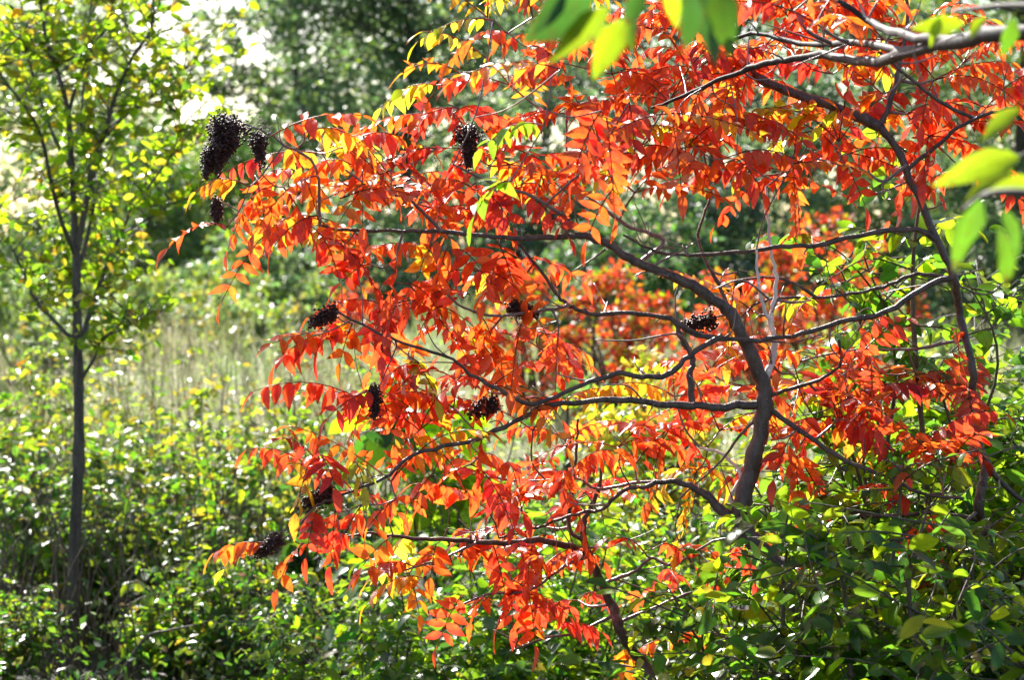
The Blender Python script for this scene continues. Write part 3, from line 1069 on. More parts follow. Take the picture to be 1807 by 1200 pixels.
    def pxleaf(self, x0, y0, x1, y1, d, pal, dd=0.0, droop=None, arch=None, size=None):
        a = P(x0, y0, d)
        self.twig_to(a, .0025)
        self.leaf(a, P(x1, y1, d + dd), pal, droop, arch, size=size)

    def fruit(self, px, py, d, length=.09, radius=.035, tail=(0, -1)):
        top = P(px, py, d)
        ax = unit(np.array([tail[0], R.uniform(-.3, .3), tail[1]]))
        self.twig_to(top)
        V, F, n0 = [], [], 0
        ico_v = unit(np.array([(0, 0, 1), (1, 0, 0), (0, 1, 0), (-1, 0, 0), (0, -1, 0), (0, 0, -1)], float))
        ico_f = np.array([(0, 1, 2), (0, 2, 3), (0, 3, 4), (0, 4, 1), (5, 2, 1), (5, 3, 2), (5, 4, 3), (5, 1, 4)])
        Bm = unit(np.cross(ax, [.3, 1, .1]))
        Cm = np.cross(ax, Bm)
        nsp = 16
        for s in range(nsp):
            f = (s + .5) / nsp
            rr = radius * (1 - .75 * f ** 1.4) * (.6 + .4 * min(1, f * 5))
            for q in range(int(14 * max(.7, (radius / .024) ** 1.4))):
                an = s * 2.4 + q * 1.257 + R.normal(0, .3)
                sp = top + ax * f * length * (1 + .25 * math.sin(an * 2)) + (Bm * math.cos(an) + Cm * math.sin(an)) * rr * R.random() ** .75 * (1 + .45 * math.sin(an * 3 + s) * R.random()) + [0, 0, R.normal(0, .004)]
                for z in range(5):
                    c = sp + R.normal(0, .004, 3) + [0, 0, -R.random() * .01]
                    rad = R.uniform(.0014, .0036)
                    V.append(c + ico_v * rad * (1 + R.normal(0, .1, (6, 1))))
                    F.append((ico_f + n0).ravel())
                    n0 += 6
        V = np.vstack(V)
        F = np.concatenate(F)
        link_mesh('fruit_cluster', V, F, np.arange(len(F) // 3) * 3, M_FRUIT, self.t, origin=top)

    def finish(self, single=24):
        """the compound leaves that show largest get single leaflets as sub-parts"""
        sc = []
        for path, rows in self.leaves:
            x, y, d = proj(path)
            inside = (x.min() > 0) & (x.max() < 1807) & (y.min() > 0) & (y.max() < 1170)
            sc.append(sum(r[3] for r in rows) / d.mean() ** 2.5 if inside else 0)
        order = np.argsort(-np.array(sc))
        budget = 300
        chosen = set()
        for i in order:
            if len(self.leaves[i][1]) <= budget and sc[i] > 0:
                chosen.add(int(i))
                budget -= len(self.leaves[i][1])
        for i, (path, rows) in enumerate(self.leaves):
            tb = Tubes()
            tb.add(path, np.linspace(.0016, .0007, len(path)), 5, SKIN * R.uniform(.6, 1.4))
            LV = Leaves(T_SUMAC)
            for r in rows:
                LV.add(*r)
            V, C, U = LV.arrays()
            if i in chosen:
                lf = tb.build('leaf', M_SUMAC, self.t, origin=path[0])
                i1, s1 = LV.faces(1)
                for j in range(len(V)):
                    link_mesh('leaflet', V[j], i1, s1, M_SUMAC, lf, cols=C[j], luv=U[j])
            else:
                iN, sN = LV.faces(len(V))
                VV = np.vstack(tb.V + [V.reshape(-1, 3)])
                FF = np.concatenate(tb.F + [iN + tb.nv])
                SS = np.concatenate(tb.S + [sN + tb.nl])
                CC = np.vstack(tb.C + [C.reshape(-1, 3)])
                UU = np.vstack([np.zeros((tb.nv, 3)), U.reshape(-1, 3)])
                link_mesh('leaf', VV, FF, SS, M_SUMAC, self.t, origin=path[0], cols=CC, luv=UU)


def ground_pt(px, d):
    x = (px - 903.5) / FPX * d
    return np.array([x, d, float(ground_height(x, d))])


# ---- main sumac with the forked trunk
D0 = 4.0
b0 = ground_pt(1560, 4.02)
main = Sumac('sumac_tree', 'forked orange red sumac with bare dark trunk at centre right', b0)
tr = np.vstack([smooth_path([b0, P(1480, 1500, 4.02), P(1400, 1060, D0), P(1362, 992, D0), P(1313, 935, D0), P(1306, 905, D0), P(1325, 830, D0),
                             P(1345, 740, D0), P(1349, 690, D0), P(1334, 645, D0), P(1308, 590, D0), P(1288, 548, D0)], 6)])
main.limb('trunk', tr, ([0, .4, .75, 1], [.025, .0175, .0155, .0125]), 0, M_BARK, 14, .025)
main.limb('branch', px_path([(1290, 552), (1240, 515), (1180, 485), (1120, 460), (1068, 430), (1025, 416), (980, 419), (890, 420), (780, 408), (700, 408), (600, 405), (568, 398)], D0, 0, 6, -.12),
          ([0, .2, .38, .5, 1], [.0125, .0098, .0078, .0056, .0024]), 0, M_BARK, 10, .03)
main.limb('branch', px_path([(565, 400), (566, 363), (563, 322), (543, 278), (503, 253), (473, 237), (433, 218)], 3.88, .003, 5), .0034, .002, M_TWIG)
main.limb('branch', px_path([(780, 408), (757, 377), (715, 353), (660, 335), (610, 300)], 3.9, .004, 5, -.08), .004, .002, M_TWIG)
# branch C, left from the trunk
main.limb('branch', px_path([(1340, 713), (1280, 716), (1220, 718), (1150, 714), (1100, 710), (980, 714), (930, 735), (840, 775), (733, 803), (683, 843), (600, 875), (560, 890)], D0, .002, 6, -.25),
          ([0, .3, .55, 1], [.0092, .0068, .005, .0022]), 0, M_BARK, 8, .04)
main.limb('branch', px_path([(1221, 716), (1219, 660), (1222, 632), (1200, 590), (1184, 562), (1113, 553), (1043, 550), (1007, 538), (985, 520), (950, 470), (912, 428)], 3.98, .002, 5, .05), ([0, .3, 1], [.0072, .0055, .0028]), 0, M_BARK, 8, .04)
main.limb('branch', px_path([(1005, 538), (985, 548), (927, 552), (883, 557), (847, 553), (813, 537), (790, 520)], 4.0, .002, 5, -.1), .004, .002, M_TWIG)
main.limb('branch', px_path([(1184, 562), (1240, 595), (1330, 600)], 3.95, .002, 5), .005, .004, M_BARK)
main.limb('branch', px_path([(1275, 592), (1220, 630), (1180, 660), (1130, 668), (1090, 658), (1040, 675), (980, 700), (930, 712), (880, 690), (833, 660), (797, 633), (733, 613), (673, 593), (620, 563), (595, 550)], 3.92, .002, 5, -.15), ([0, .3, 1], [.006, .005, .002]), 0, M_BARK, 8, .04)
main.limb('branch', px_path([(1302, 928), (1268, 897), (1240, 868), (1190, 850), (1140, 859), (1100, 870), (1060, 900), (1017, 907), (933, 933), (880, 950)], D0, .002, 6, .1), ([0, .15, .35, 1], [.0125, .0095, .0055, .0022]), 0, M_BARK, 8, .05)
main.limb('branch', px_path([(1200, 851), (1130, 850), (1057, 863), (1017, 848), (917, 850), (853, 840), (800, 830)], 4.05, .003, 5, .15), .004, .002, M_TWIG)
main.limb('branch', px_path([(1355, 697), (1428, 679), (1465, 662), (1482, 635), (1480, 600)], D0, .002, 5, -.1), .0042, .0025, M_BARK)
main.limb('branch', px_path([(1355, 720), (1420, 768), (1500, 814), (1560, 842), (1620, 870), (1700, 880)], D0, .002, 5, -.15), .006, .003, M_BARK)
main.limb('branch', px_path([(1333, 738), (1300, 770), (1268, 812), (1200, 880)], D0, .003, 5, .1), .0036, .002, M_TWIG)
main.limb('branch', px_path([(1287, 545), (1267, 500), (1243, 464), (1235, 410), (1250, 340), (1240, 260)], D0, .003, 5, .2), .0045, .0022, M_BARK)
main.limb('branch', px_path([(1130, 462), (1165, 425), (1110, 400), (1060, 370), (1013, 330), (1005, 283), (1000, 200)], 4.05, .004, 5, .1), .0046, .0022, M_TWIG)
main.limb('branch', px_path([(1035, 414), (1000, 385), (940, 347), (880, 325), (800, 290)], 3.95, .003, 5, -.1), .0045, .002, M_TWIG)
main.limb('branch', px_path([(1310, 905), (1290, 880), (1310, 840), (1270, 800), (1235, 790)], 4.03, .002, 5, .1), .0045, .003, M_PALE, label='pale bare twig curving beside the fork')
main.limb('branch', px_path([(1349, 706, 4.004), (1352, 672, 4.0), (1363, 640), (1366, 600), (1360, 570), (1368, 540), (1369, 490), (1360, 430), (1352, 330)], 3.99, .002, 5, .1), .0078, .0025, M_PALE, label='pale sunlit twisted side stem')
main.limb('branch', px_path([(1361, 568), (1350, 545), (1340, 500), (1335, 440)], 3.99, .002, 5), .0045, .002, M_PALE, label='thin pale side twig')
for pts in ([(1180, 487), (1145, 478), (1122, 486)], [(1068, 440), (1050, 452), (1012, 478)], [(1150, 470), (1190, 450), (1240, 420)],
            [(1220, 620), (1190, 590), (1120, 600), (1050, 600)], [(1360, 530), (1310, 495), (1260, 510)], [(1330, 600), (1400, 598), (1450, 590)]):
    main.limb('twig', px_path(pts, 3.97, .003, 5), .0028, .0014, M_TWIG, 5)

XL = [  # prominent leaves: x0 y0 x1 y1 depth palette
    (478, 240, 640, 204, 3.86, 'O'), (538, 234, 650, 264, 3.84, 'Y'), (440, 330, 345, 338, 3.84, 'Y'), (400, 400, 296, 438, 3.83, 'O'),
    (470, 330, 402, 440, 3.86, 'O'), (500, 330, 560, 440, 3.9, 'R'), (560, 310, 450, 410, 3.84, 'O'), (600, 350, 742, 352, 3.82, 'O'),
    (503, 255, 560, 380, 3.9, 'Y'), (620, 290, 520, 330, 3.85, 'O'), (690, 300, 600, 390, 3.84, 'Y'), (680, 280, 760, 330, 3.92, 'M'),
    (640, 300, 640, 400, 3.86, 'O'), (560, 380, 480, 440, 3.84, 'R'), (560, 410, 600, 500, 3.86, 'O'), (566, 420, 660, 505, 3.87, 'R'),
    (640, 240, 700, 240, 3.9, 'R'), (450, 310, 470, 420, 3.9, 'O'), (600, 260, 700, 350, 3.95, 'O'), (520, 300, 430, 350, 3.95, 'R'),
    (870, 35, 738, 72, 3.9, 'YG'), (900, 60, 790, 110, 3.95, 'O'), (810, 128, 712, 128, 3.9, 'O'), (770, 150, 672, 190, 3.92, 'YG'),
    (990, 122, 800, 142, 3.25, 'Y'), (760, 170, 730, 250, 3.95, 'R'), (810, 190, 720, 225, 3.95, 'M'), (830, 195, 900, 215, 3.95, 'R'),
    (770, 262, 690, 290, 3.95, 'M'), (960, 222, 850, 262, 3.3, 'G'), (900, 320, 838, 380, 3.3, 'G'), (830, 330, 755, 330, 3.9, 'O'),
    (850, 330, 905, 400, 3.95, 'R'), (930, 340, 1000, 415, 3.95, 'R'), (1062, 195, 1010, 320, 3.3, 'O'), (1070, 205, 1085, 380, 3.3, 'O'),
    (1085, 330, 1035, 425, 3.35, 'R'), (1110, 180, 1120, 270, 3.8, 'M'), (940, 80, 1000, 130, 3.9, 'R'),
    (1400, 288, 1510, 298, 3.85, 'O'), (1300, 272, 1420, 292, 3.88, 'O'), (1402, 270, 1416, 186, 4.0, 'O'), (1225, 258, 1292, 318, 3.95, 'O'),
    (1300, 280, 1345, 338, 3.95, 'R'), (1200, 285, 1260, 330, 4.0, 'R'), (1290, 150, 1270, 215, 3.9, 'O'), (1240, 150, 1215, 220, 3.9, 'O'),
    (700, 462, 684, 582, 3.85, 'R'), (650, 465, 600, 500, 3.88, 'R'), (760, 440, 738, 490, 3.95, 'Y'), (790, 436, 770, 500, 3.95, 'O'),
    (800, 440, 860, 500, 3.95, 'O'), (880, 430, 905, 500, 3.95, 'R'), (830, 520, 760, 520, 3.92, 'O'), (720, 500, 780, 560, 3.92, 'R'),
    (780, 540, 735, 600, 3.92, 'O'), (850, 560, 872, 610, 3.95, 'O'), (920, 572, 902, 690, 3.92, 'O'), (985, 590, 980, 690, 3.95, 'O'),
    (950, 585, 1015, 645, 3.98, 'R'), (565, 590, 488, 640, 3.85, 'R'), (595, 560, 560, 620, 3.85, 'R'), (622, 570, 600, 640, 3.87, 'O'),
    (690, 600, 640, 560, 3.88, 'M'), (740, 640, 692, 655, 3.9, 'R'), (665, 690, 578, 738, 3.8, 'M'), (665, 690, 725, 722, 3.8, 'M'),
    (645, 700, 622, 780, 3.82, 'R'), (672, 702, 694, 785, 3.84, 'R'), (700, 690, 765, 655, 3.85, 'M'), (800, 640, 872, 692, 3.92, 'O'),
    (860, 690, 832, 770, 3.92, 'O'), (930, 705, 990, 740, 3.94, 'R'), (720, 775, 700, 830, 3.88, 'R'), (780, 800, 822, 862, 3.88, 'R'),
    (850, 775, 842, 850, 3.92, 'O'), (560, 800, 592, 862, 3.8, 'M'), (545, 820, 522, 905, 3.78, 'Y'), (620, 820, 642, 860, 3.82, 'YG'),
    (560, 900, 540, 985, 3.78, 'M'), (592, 900, 582, 1000, 3.8, 'R'), (480, 962, 378, 976, 3.76, 'O'), (470, 965, 395, 1005, 3.78, 'YG'),
    (535, 960, 490, 1040, 3.78, 'O'), (640, 890, 600, 960, 3.85, 'R'), (700, 880, 650, 930, 3.88, 'O'), (760, 840, 720, 900, 3.9, 'R'),
]
for q in XL:
    main.pxleaf(*q[:4], q[4], q[5], dd=R.normal(0, .05), size=R.uniform(.047, .06) * (q[4] / 3.9) ** .3)
WH = [  # twig ends: px py depth n palette
    (560, 270, 4.0, 4, ['O', 'Y', 'R']), (640, 340, 4.05, 5, ['O', 'R']), (520, 380, 4.0, 4, ['O', 'Y']), (700, 330, 4.1, 4, ['R', 'O']),
    (620, 450, 4.0, 3, ['O']), (800, 200, 4.05, 4, ['R', 'M', 'O']), (830, 270, 4.1, 5, ['R', 'O', 'M']), (900, 150, 4.1, 5, ['O', 'R', 'Y']),
    (780, 370, 4.1, 4, ['O', 'R']), (900, 290, 4.1, 5, ['R', 'O']), (980, 200, 4.1, 5, ['R', 'O']), (960, 330, 4.05, 5, ['R', 'O']),
    (1000, 80, 4.1, 5, ['O', 'R']), (1080, 130, 4.1, 5, ['R', 'O']), (1060, 260, 4.0, 5, ['R', 'O', 'M']), (1130, 260, 4.05, 5, ['R', 'O']),
    (1120, 340, 4.1, 4, ['R', 'O']), (1180, 180, 4.0, 5, ['R', 'O']), (1210, 260, 4.05, 5, ['O', 'R']), (1230, 120, 4.1, 5, ['O', 'R']),
    (1300, 230, 4.05, 4, ['O', 'R']), (860, 30, 4.2, 3, ['YG', 'Y', 'O']), (940, 30, 4.15, 4, ['Y', 'O']),
    (850, 480, 4.0, 5, ['R', 'O']), (740, 530, 3.95, 4, ['R', 'O']), (680, 540, 3.95, 4, ['R']), (900, 480, 4.1, 3, ['O']),
    (830, 590, 4.05, 4, ['O', 'R']), (960, 620, 4.05, 3, ['O', 'R']), (640, 590, 3.95, 3, ['R', 'O']), (720, 630, 3.95, 3, ['O', 'R']),
    (870, 680, 3.95, 4, ['O', 'R', 'Y']), (800, 720, 3.95, 4, ['R', 'O']), (660, 720, 3.9, 4, ['M', 'R']), (740, 760, 3.95, 4, ['R', 'O']),
    (940, 760, 4.05, 4, ['O', 'R']), (830, 820, 3.95, 4, ['R', 'O']), (690, 850, 3.9, 4, ['R', 'O', 'Y']), (590, 870, 3.85, 4, ['M', 'R']),
    (1190, 700, 4.15, 3, ['O', 'Y', 'R']), (1250, 660, 4.2, 5, ['O', 'R', 'Y']), (1310, 680, 4.2, 4, ['O', 'R']), (1180, 760, 4.2, 4, ['R', 'O']),
    (1270, 760, 4.2, 5, ['O', 'Y', 'R']), (1230, 830, 4.25, 4, ['Y', 'O']), (1400, 660, 4.1, 2, ['M', 'O']), (1440, 740, 4.1, 5, ['O', 'M']),
    (1500, 700, 4.05, 4, ['M', 'O']), (1400, 800, 4.15, 4, ['O', 'R']), (1120, 820, 4.1, 4, ['R', 'M']), (1490, 660, 4.05, 2, ['R', 'O']),
    (1370, 490, 4.1, 2, ['R', 'M']), (1300, 480, 4.1, 1, ['M']), (1430, 530, 4.05, 3, ['R', 'O']), (1330, 550, 4.1, 2, ['R']),
    (920, 900, 4.1, 4, ['R', 'O']), (860, 900, 4.05, 4, ['R', 'O']), (990, 860, 4.1, 4, ['R', 'O']), (1090, 790, 4.2, 4, ['R', 'O']),
    (1560, 700, 4.2, 4, ['R', 'O']), (1610, 800, 3.95, 4, ['R', 'O']), (1670, 830, 3.9, 4, ['R', 'O']), (1610, 890, 3.95, 2, ['R']), (1720, 790, 3.95, 3, ['R', 'O']), (1480, 740, 4.0, 4, ['O', 'M']), (1540, 710, 3.95, 2, ['R', 'O']), (1440, 690, 4.0, 2, ['O', 'R']),
]
for px, py, d, n, pal in WH:
    main.whorl(px, py, d, max(1, round(n * (.9 if py < 430 else .72))), pal)
for px, py, d, ln, rr, tl in ((405, 205, 3.83, .1, .05, (-.25, -1)), (372, 262, 3.83, .05, .016, (-.25, -1)), (455, 235, 3.85, .055, .02, (.1, -1)),
                              (826, 222, 3.9, .075, .042, (0, -1)), (382, 352, 3.86, .035, .014, (0, -1)), (592, 545, 3.84, .06, .024, (-1, -.5)), 
                              (900, 536, 3.98, .06, .022, (1, -.3)), (1262, 560, 4.05, .07, .026, (-1, -.2)), (875, 708, 3.9, .055, .022, (-1, -.4)),
                              (585, 866, 3.78, .06, .024, (-1, -.4)), (495, 948, 3.76, .055, .02, (-1, -.6)), (660, 685, 3.8, .05, .02, (0, -1))):
    main.fruit(px, py, d, ln * .85, rr * .85 if px < 460 and py < 300 else rr * .58, tl)
for i in range(40):
    main.twig_to(P(R.uniform(620, 1380), R.uniform(480, 980), 4.0 + R.normal(0, .1)), .0017)
main.finish()

# ---- small sumac at the bottom centre
b1 = ground_pt(1290, 4.35)
low = Sumac('sumac_tree', 'small sumac with thin bent stem rising at the bottom centre', b1)
st1 = smooth_path([b1, P(1230, 1400, 4.35), P(1170, 1230, 4.32), P(1128, 1165, 4.34), P(1098, 1120, 4.27), P(1080, 1068, 4.3), P(1060, 1027, 4.27), P(1043, 987, 4.25), P(1030, 950, 4.25), P(1033, 915, 4.25), P(1050, 880, 4.25), P(1062, 840, 4.25), P(1055, 790, 4.25)], 6)
low.limb('trunk', st1, ([0, .4, .7, 1], [.014, .0105, .007, .0018]), 0, M_BARK, 10, .03)
low.limb('branch', px_path([(1036, 975), (1000, 960), (950, 953), (900, 955), (833, 958), (767, 952), (683, 945), (650, 940), (600, 950)], 4.25, .002, 5, -.3), ([0, .3, 1], [.0075, .0065, .002]), 0, M_BARK)
low.limb('branch', px_path([(1030, 955), (1007, 930), (1010, 857), (1017, 800), (1020, 740)], 4.25, .002, 5), .005, .0025, M_BARK)
low.limb('branch', px_path([(1062, 1030), (1120, 1010), (1150, 985), (1190, 1000), (1260, 960), (1300, 950)], 4.3, .003, 5, -.1), .0045, .002, M_TWIG)
low.limb('branch', px_path([(1040, 980), (990, 1005), (930, 1040), (860, 1050), (800, 1075)], 4.25, .003, 5, -.15), .0045, .002, M_TWIG)
low.limb('branch', px_path([(1085, 1085), (1020, 1120), (960, 1130), (900, 1150)], 4.3, .003, 5, -.1), .004, .002, M_TWIG)
low.limb('branch', px_path([(1090, 1100), (1180, 1060), (1250, 1040), (1330, 1050)], 4.3, .003, 5, .1), .004, .002, M_TWIG)
low.limb('branch', px_path([(840, 958), (790, 985), (740, 1000), (700, 1010)], 4.1, .003, 5, -.1), .003, .0018, M_TWIG)
for q in [(730, 1000, 640, 1010, 3.98, 'O'), (745, 1020, 645, 1068, 3.98, 'Y'), (720, 1010, 740, 1085, 4.0, 'Y'), (720, 950, 690, 985, 4.05, 'YG'),
          (870, 960, 892, 1050, 4.15, 'R'), (815, 1050, 772, 1140, 4.1, 'R'), (930, 1042, 945, 1140, 4.15, 'O'), (935, 1050, 1005, 1090, 4.15, 'R'),
          (1050, 965, 955, 1010, 4.2, 'R'), (1130, 965, 1075, 950, 4.2, 'R'), (990, 1100, 1055, 1110, 4.25, 'R'), (1170, 960, 1225, 998, 4.2, 'R'),
          (1295, 965, 1268, 1025, 4.2, 'R'), (1300, 960, 1330, 1030, 4.2, 'R'), (900, 1030, 905, 1110, 4.15, 'R'), (940, 960, 930, 1030, 4.2, 'R'), (690, 948, 640, 1000, 4.0, 'O'),
          (770, 960, 760, 1020, 4.05, 'O'), (860, 1055, 830, 1100, 4.1, 'O'), (1400, 960, 1440, 1000, 4.2, 'M')]:
    low.pxleaf(*q[:4], q[4], q[5], dd=R.normal(0, .05))
for px, py, d, n, pal in [(890, 990, 4.2, 4, ['R', 'O']), (960, 1000, 4.3, 4, ['R', 'O']), (940, 1080, 4.25, 3, ['R', 'O']), (800, 980, 4.15, 3, ['O', 'Y']),
                          (1020, 1060, 4.4, 3, ['R']), (1200, 1040, 4.4, 3, ['R', 'O']), (1280, 1000, 4.4, 4, ['R', 'O']), (1000, 780, 4.35, 4, ['O', 'R']), (1020, 880, 4.3, 3, ['R', 'O']),
                          (1180, 1130, 4.5, 3, ['O', 'Y']), (960, 930, 4.3, 3, ['R'])]:
    low.whorl(px, py, d, max(1, round(n * .7)), pal, .17)
low.finish()

# ---- right hand sumac
b2 = ground_pt(1960, 4.1)
rgt = Sumac('sumac_tree', 'right hand sumac with long dark limb sloping up to the left', b2)
st2 = smooth_path([b2, P(1860, 1300, 4.1), P(1768, 1018, 4.1), P(1742, 950, 4.12), P(1728, 890, 4.06), P(1738, 820, 4.12), P(1712, 740, 4.1), P(1716, 650, 4.06), P(1694, 560, 4.1), P(1684, 490, 4.05), P(1650, 415, 4.05), P(1588, 275, 4.05), P(1552, 222, 4.05)], 6)
rgt.limb('trunk', st2, ([0, .5, .9, 1], [.014, .008, .0075, .0088]), 0, M_BARK, 12, .03)
rgt.limb('branch', px_path([(1552, 222), (1469, 190), (1388, 161), (1331, 131), (1295, 95), (1270, 60), (1240, 20), (1200, -30)], 4.05, .002, 6, .1), ([0, .4, 1], [.0115, .009, .003]), 0, M_BARK, 10, .04)
rgt.limb('branch', px_path([(1553, 225), (1575, 160), (1590, 110), (1600, 30), (1590, -40)], 4.05, .003, 5), .006, .003, M_BARK)
rgt.limb('branch', px_path([(1655, 425), (1616, 403), (1536, 410), (1442, 434), (1381, 434), (1300, 447), (1200, 450), (1150, 440), (1100, 415)], 4.05, .002, 5, -.05), ([0, .5, 1], [.0062, .0048, .002]), 0, M_BARK)
rgt.limb('branch', px_path([(1684, 488), (1640, 500), (1560, 548), (1480, 572), (1400, 592), (1330, 601), (1240, 596), (1190, 570)], 3.95, .002, 5), ([0, .5, 1], [.0065, .0052, .003]), 0, M_BARK)
rgt.limb('branch', px_path([(1684, 490), (1620, 480), (1560, 505), (1500, 517), (1440, 524), (1380, 526), (1335, 535), (1308, 560)], 4.12, .002, 5), .0045, .0025, M_BARK)
rgt.limb('branch', px_path([(1440, 524), (1400, 500), (1360, 490), (1290, 497), (1250, 515)], 4.12, .002, 5), .0038, .002, M_BARK)
rgt.limb('branch', px_path([(1725, 790), (1765, 850), (1840, 910)], 4.05, .003, 5), .007, .005, M_BARK)
rgt.limb('branch', px_path([(1600, 300), (1660, 250), (1724, 211), (1790, 190)], 4.05, .003, 5, -.1), .005, .003, M_BARK)
rgt.limb('branch', px_path([(1720, 210), (1653, 181), (1596, 131), (1560, 100), (1500, 60)], 4.0, .003, 5), .004, .0022, M_BARK)
rgt.limb('branch', px_path([(1700, 600), (1600, 620), (1500, 615), (1400, 640)], 4.1, .003, 5, .1), .004, .002, M_TWIG)
rgt.limb('branch', px_path([(1735, 920), (1650, 905), (1540, 905), (1460, 900), (1330, 890)], 4.12, .003, 5, .1), .005, .0025, M_BARK)
rgt.limb('branch', px_path([(1740, 930), (1690, 1000), (1640, 1010), (1580, 1040)], 4.1, .003, 5), .004, .002, M_TWIG)
rgt.limb('branch', px_path([(1600, 290), (1560, 320), (1520, 300), (1440, 280)], 4.0, .003, 5), .0035, .002, M_TWIG)
for q in [(1620, 930, 1605, 975, 3.95, 'R'), (1640, 905, 1660, 960, 3.95, 'R'), (1560, 165, 1520, 180, 3.95, 'O')]:
    rgt.pxleaf(*q[:4], q[4], q[5])
for px, py, d, n, pal in [
    (1150, 50, 4.1, 5, ['O', 'R']), (1200, 20, 4.15, 5, ['R', 'O']), (1250, 70, 4.1, 5, ['O', 'R']), (1300, 30, 4.15, 5, ['R', 'O']), (1350, 80, 4.15, 5, ['R', 'O', 'M']),
    (1400, 40, 4.15, 5, ['O', 'R']), (1450, 20, 4.15, 4, ['O', 'R']), (1440, 230, 4.1, 5, ['O', 'R']), (1480, 250, 4.05, 5, ['R', 'O', 'Y']), (1470, 130, 4.2, 4, ['R', 'M', 'O']),
    (1560, 70, 4.15, 5, ['R', 'O']), (1620, 50, 4.2, 5, ['R', 'O']), (1650, 140, 4.1, 5, ['R', 'O']), (1600, 200, 4.1, 5, ['R', 'O']), (1640, 240, 4.1, 5, ['R', 'O', 'M']),
    (1520, 30, 4.2, 4, ['O', 'R']), (1700, 110, 4.15, 4, ['R', 'O']), (1740, 190, 4.1, 4, ['R']), (1540, 150, 4.15, 4, ['O', 'Y', 'R']), (1340, 150, 4.15, 4, ['O', 'R']),
    (1400, 300, 4.15, 4, ['O', 'R']), (1280, 130, 4.1, 4, ['O', 'R']), (1340, 310, 4.1, 4, ['O', 'R']), (1500, 270, 4.15, 4, ['R', 'M']), (1770, 60, 4.2, 4, ['R', 'O']),
    (1700, 720, 4.15, 2, ['R', 'O']), (1620, 660, 4.2, 1, ['R', 'O']), (1700, 1020, 4.2, 2, ['R']), (1570, 1030, 4.25, 3, ['R', 'O']), (1700, 300, 4.15, 3, ['R']),
    (1290, -40, 4.1, 4, ['R', 'O']), (1420, -40, 4.1, 4, ['R', 'O']), (1600, -30, 4.1, 4, ['R', 'O']), (1440, 700, 4.3, 4, ['M', 'O']), (1560, 660, 4.2, 3, ['R', 'O'])]:
    rgt.whorl(px, py, d, max(1, round(n * .85)), pal, .19)
for i in range(46):
    rgt.twig_to(P(R.uniform(1380, 1800), R.uniform(330, 960), 4.08 + R.normal(0, .1)), .0019)
rgt.finish()

# ---- near sumac, its limb reaches in from the right
b3 = ground_pt(2300, 2.1)
M_NEARBARK = bark_material('shade_toned_bark', (.012, .01, .009), (.05, .042, .036), 60, .3, .7, .3, .8)  # sumac bark darkened, the near limb's shade painted into its colour
near = Sumac('sumac_tree', 'near sumac whose blurred thick limb enters at the upper right', b3)
near.limb('trunk', smooth_path([b3, P(2270, 1100, 2.1), P(2220, 500, 2.1), P(2150, 180, 2.1), P(2100, 90, 2.1)], 6), .028, .013, M_NEARBARK, 10)
near.limb('branch', px_path([(2100, 90, 2.1), (1960, 60, 2.12), (1807, 57, 2.2), (1690, 72, 2.4), (1600, 92, 2.7), (1536, 110, 3.0), (1469, 98, 3.3), (1388, 104, 3.45), (1334, 117, 3.55), (1267, 141, 3.65), (1200, 171, 3.75), (1150, 190, 3.8)], 3), ([0, .3, .5, .7, 1], [.011, .009, .0075, .0056, .0025]), 0, M_NEARBARK, 10, .03)
near.limb('branch', px_path([(1690, 72, 2.41), (1600, 62, 2.6), (1540, 40, 2.95), (1480, 0, 3.0)], 3), .007, .004, M_NEARBARK)
near.limb('branch', px_path([(1600, 92, 2.71), (1500, 74, 3.1), (1430, 80, 3.35), (1340, 60, 3.5), (1280, 70, 3.6)], 3), .006, .003, M_NEARBARK)
for px, py, d, n, pal in [(1440, 40, 3.1, 3, ['O', 'R']), (1400, 20, 3.2, 2, ['R', 'O']), (1180, 200, 3.75, 3, ['O'])]:
    near.whorl(px, py, d, n, pal, .18)
near.finish()


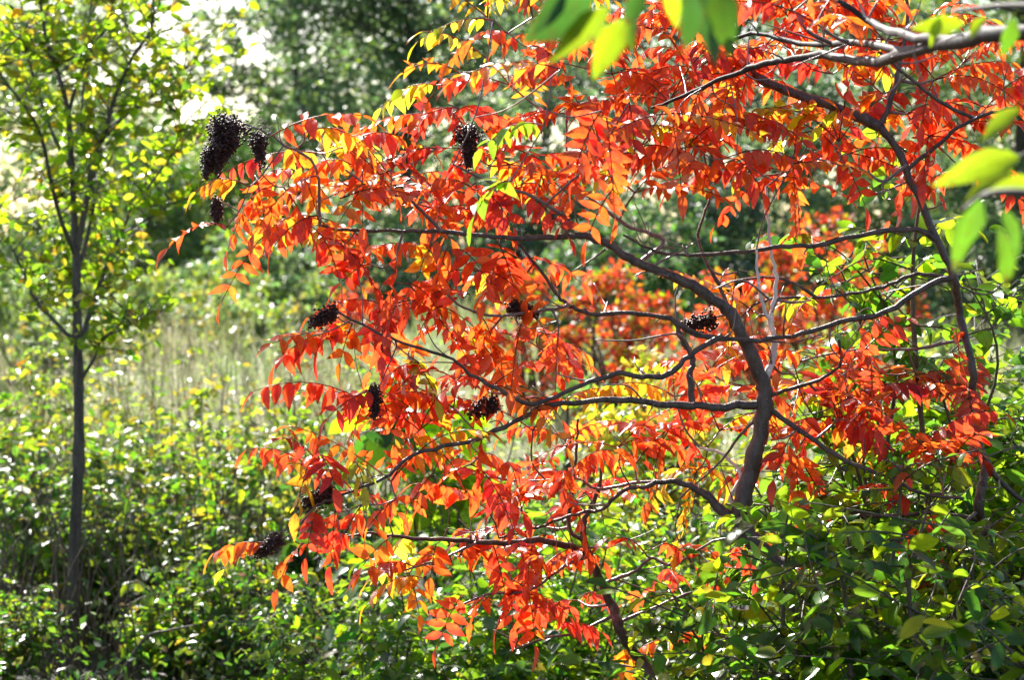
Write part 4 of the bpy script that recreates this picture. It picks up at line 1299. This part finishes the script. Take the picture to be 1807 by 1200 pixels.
# ------------------------------------------------------------------ near green tree whose leaves hang in front
def near_green():
    base = ground_pt(2500, 2.0)
    t = thing('cherry_tree', 'nearest tree with blurred long green leaves along the top and right edges', 'tree', base)
    tube('trunk', smooth_path([base, P(2480, 1000, 2.0), P(2420, 200, 2.0), P(2300, -200, 2.0), P(2200, -500, 2.0)], 6), np.linspace(.05, .02, 25), M_GREYBARK, t, 10)
    brs = [
        [(2330, -120, 2.38), (2000, -160, 2.0), (1700, -150, 2.0), (1400, -90, 2.0), (1200, -30, 2.0), (1080, 0, 2.05)],
        [(2440, 300, 2.38), (2150, 200, 2.0), (1950, 240, 2.05), (1830, 270, 2.1), (1750, 290, 2.1)],
        [(2430, 250, 2.38), (2100, 80, 2.1), (1900, 20, 2.2), (1780, 10, 2.3), (1680, 20, 2.4)],
        [(2450, 500, 2.38), (2100, 360, 1.9), (1900, 350, 1.9), (1760, 340, 1.95), (1700, 370, 2.0)]]
    for p in brs:
        q = px_path([(a, b, c * .84) for a, b, c in p], 2)
        tube('branch', q, np.linspace(.009, .002, len(q)), M_GREYBARK, t, 8)
    LV = Leaves(T_LANCE)
    spec = [  # base px -> tip px, depth, width factor, colour
        (1075, 10, 975, 105, 2.0, LIME * .8), (1110, 30, 1038, 135, 2.05, LIME), (1050, -10, 915, 80, 2.0, DGRN), (1180, -40, 1195, 50, 1.9, LIME * 1.1),
        (1230, -30, 1270, 100, 2.05, DGRN), (1130, 0, 1100, 90, 2.1, GRN), (1000, -20, 940, 60, 2.0, DGRN), (1270, -20, 1285, 85, 2.0, GRN), (1205, -30, 1235, 70, 2.1, DGRN), (1220, -20, 1220, 90, 2.0, DGRN), (1150, -30, 1090, 50, 1.95, DGRN),
        (1800, 275, 1665, 310, 2.1, LIME), (1790, 300, 1690, 350, 2.1, LIME), (1800, 190, 1720, 250, 2.15, LIME), (1760, 400, 1790, 510, 1.95, GRN), (1720, 360, 1680, 470, 2.0, GRN),
        (1730, 350, 1700, 450, 1.95, GRN), (1770, 370, 1807, 450, 1.9, GRN), (1660, 30, 1640, 80, 2.35, LIME), (1700, 40, 1610, 50, 2.35, LIME), (1740, 30, 1700, 70, 2.3, LIME), (1620, 20, 1650, 50, 2.4, GRN),
        (1830, 320, 1740, 340, 2.0, LIME), (1790, 30, 1770, 110, 2.25, GRN)]
    for x0, y0, x1, y1, d, c in spec:
        d *= .84
        a, b = P(x0, y0, d), P(x1, y1, d + R.normal(0, .02))
        dv = b - a
        L = np.linalg.norm(dv)
        n = unit(np.array([R.normal(0, .3), -.75, .5 + R.normal(0, .3)]))
        LV.add(a, dv, n, L, L * R.uniform(.34, .44), np.clip(c * R.uniform(.6, .95), 0, .9), .4, .25)
    LV.build(t, M_GREEN, 300)


near_green()


# ------------------------------------------------------------------ dead sticks on the ground
for lab, pts, d, r in [
    ('brown leaning dead stick in the lower left undergrowth', [(205, 1215), (232, 1168), (262, 1125), (300, 1112), (345, 1104)], 6.8, .007),
    ('thin grey dead twig arching through the lower left undergrowth', [(160, 870), (200, 940), (250, 985), (330, 1000)], 8.2, .004),
    ('long thin dead stem behind the left border shrubs', [(20, 800), (35, 880), (60, 930), (80, 1000), (100, 1100)], 8.6, .006),
]:
    p = px_path(pts, d, .004, 6)
    tb = Tubes()
    tb.add(p, np.linspace(r, r * .4, len(p)), 7, rough=.06)
    o = tb.build('dead_stick', M_STEM, None, origin=p[0])
    tag(o, lab, 'stick', 'dead sticks in the undergrowth')
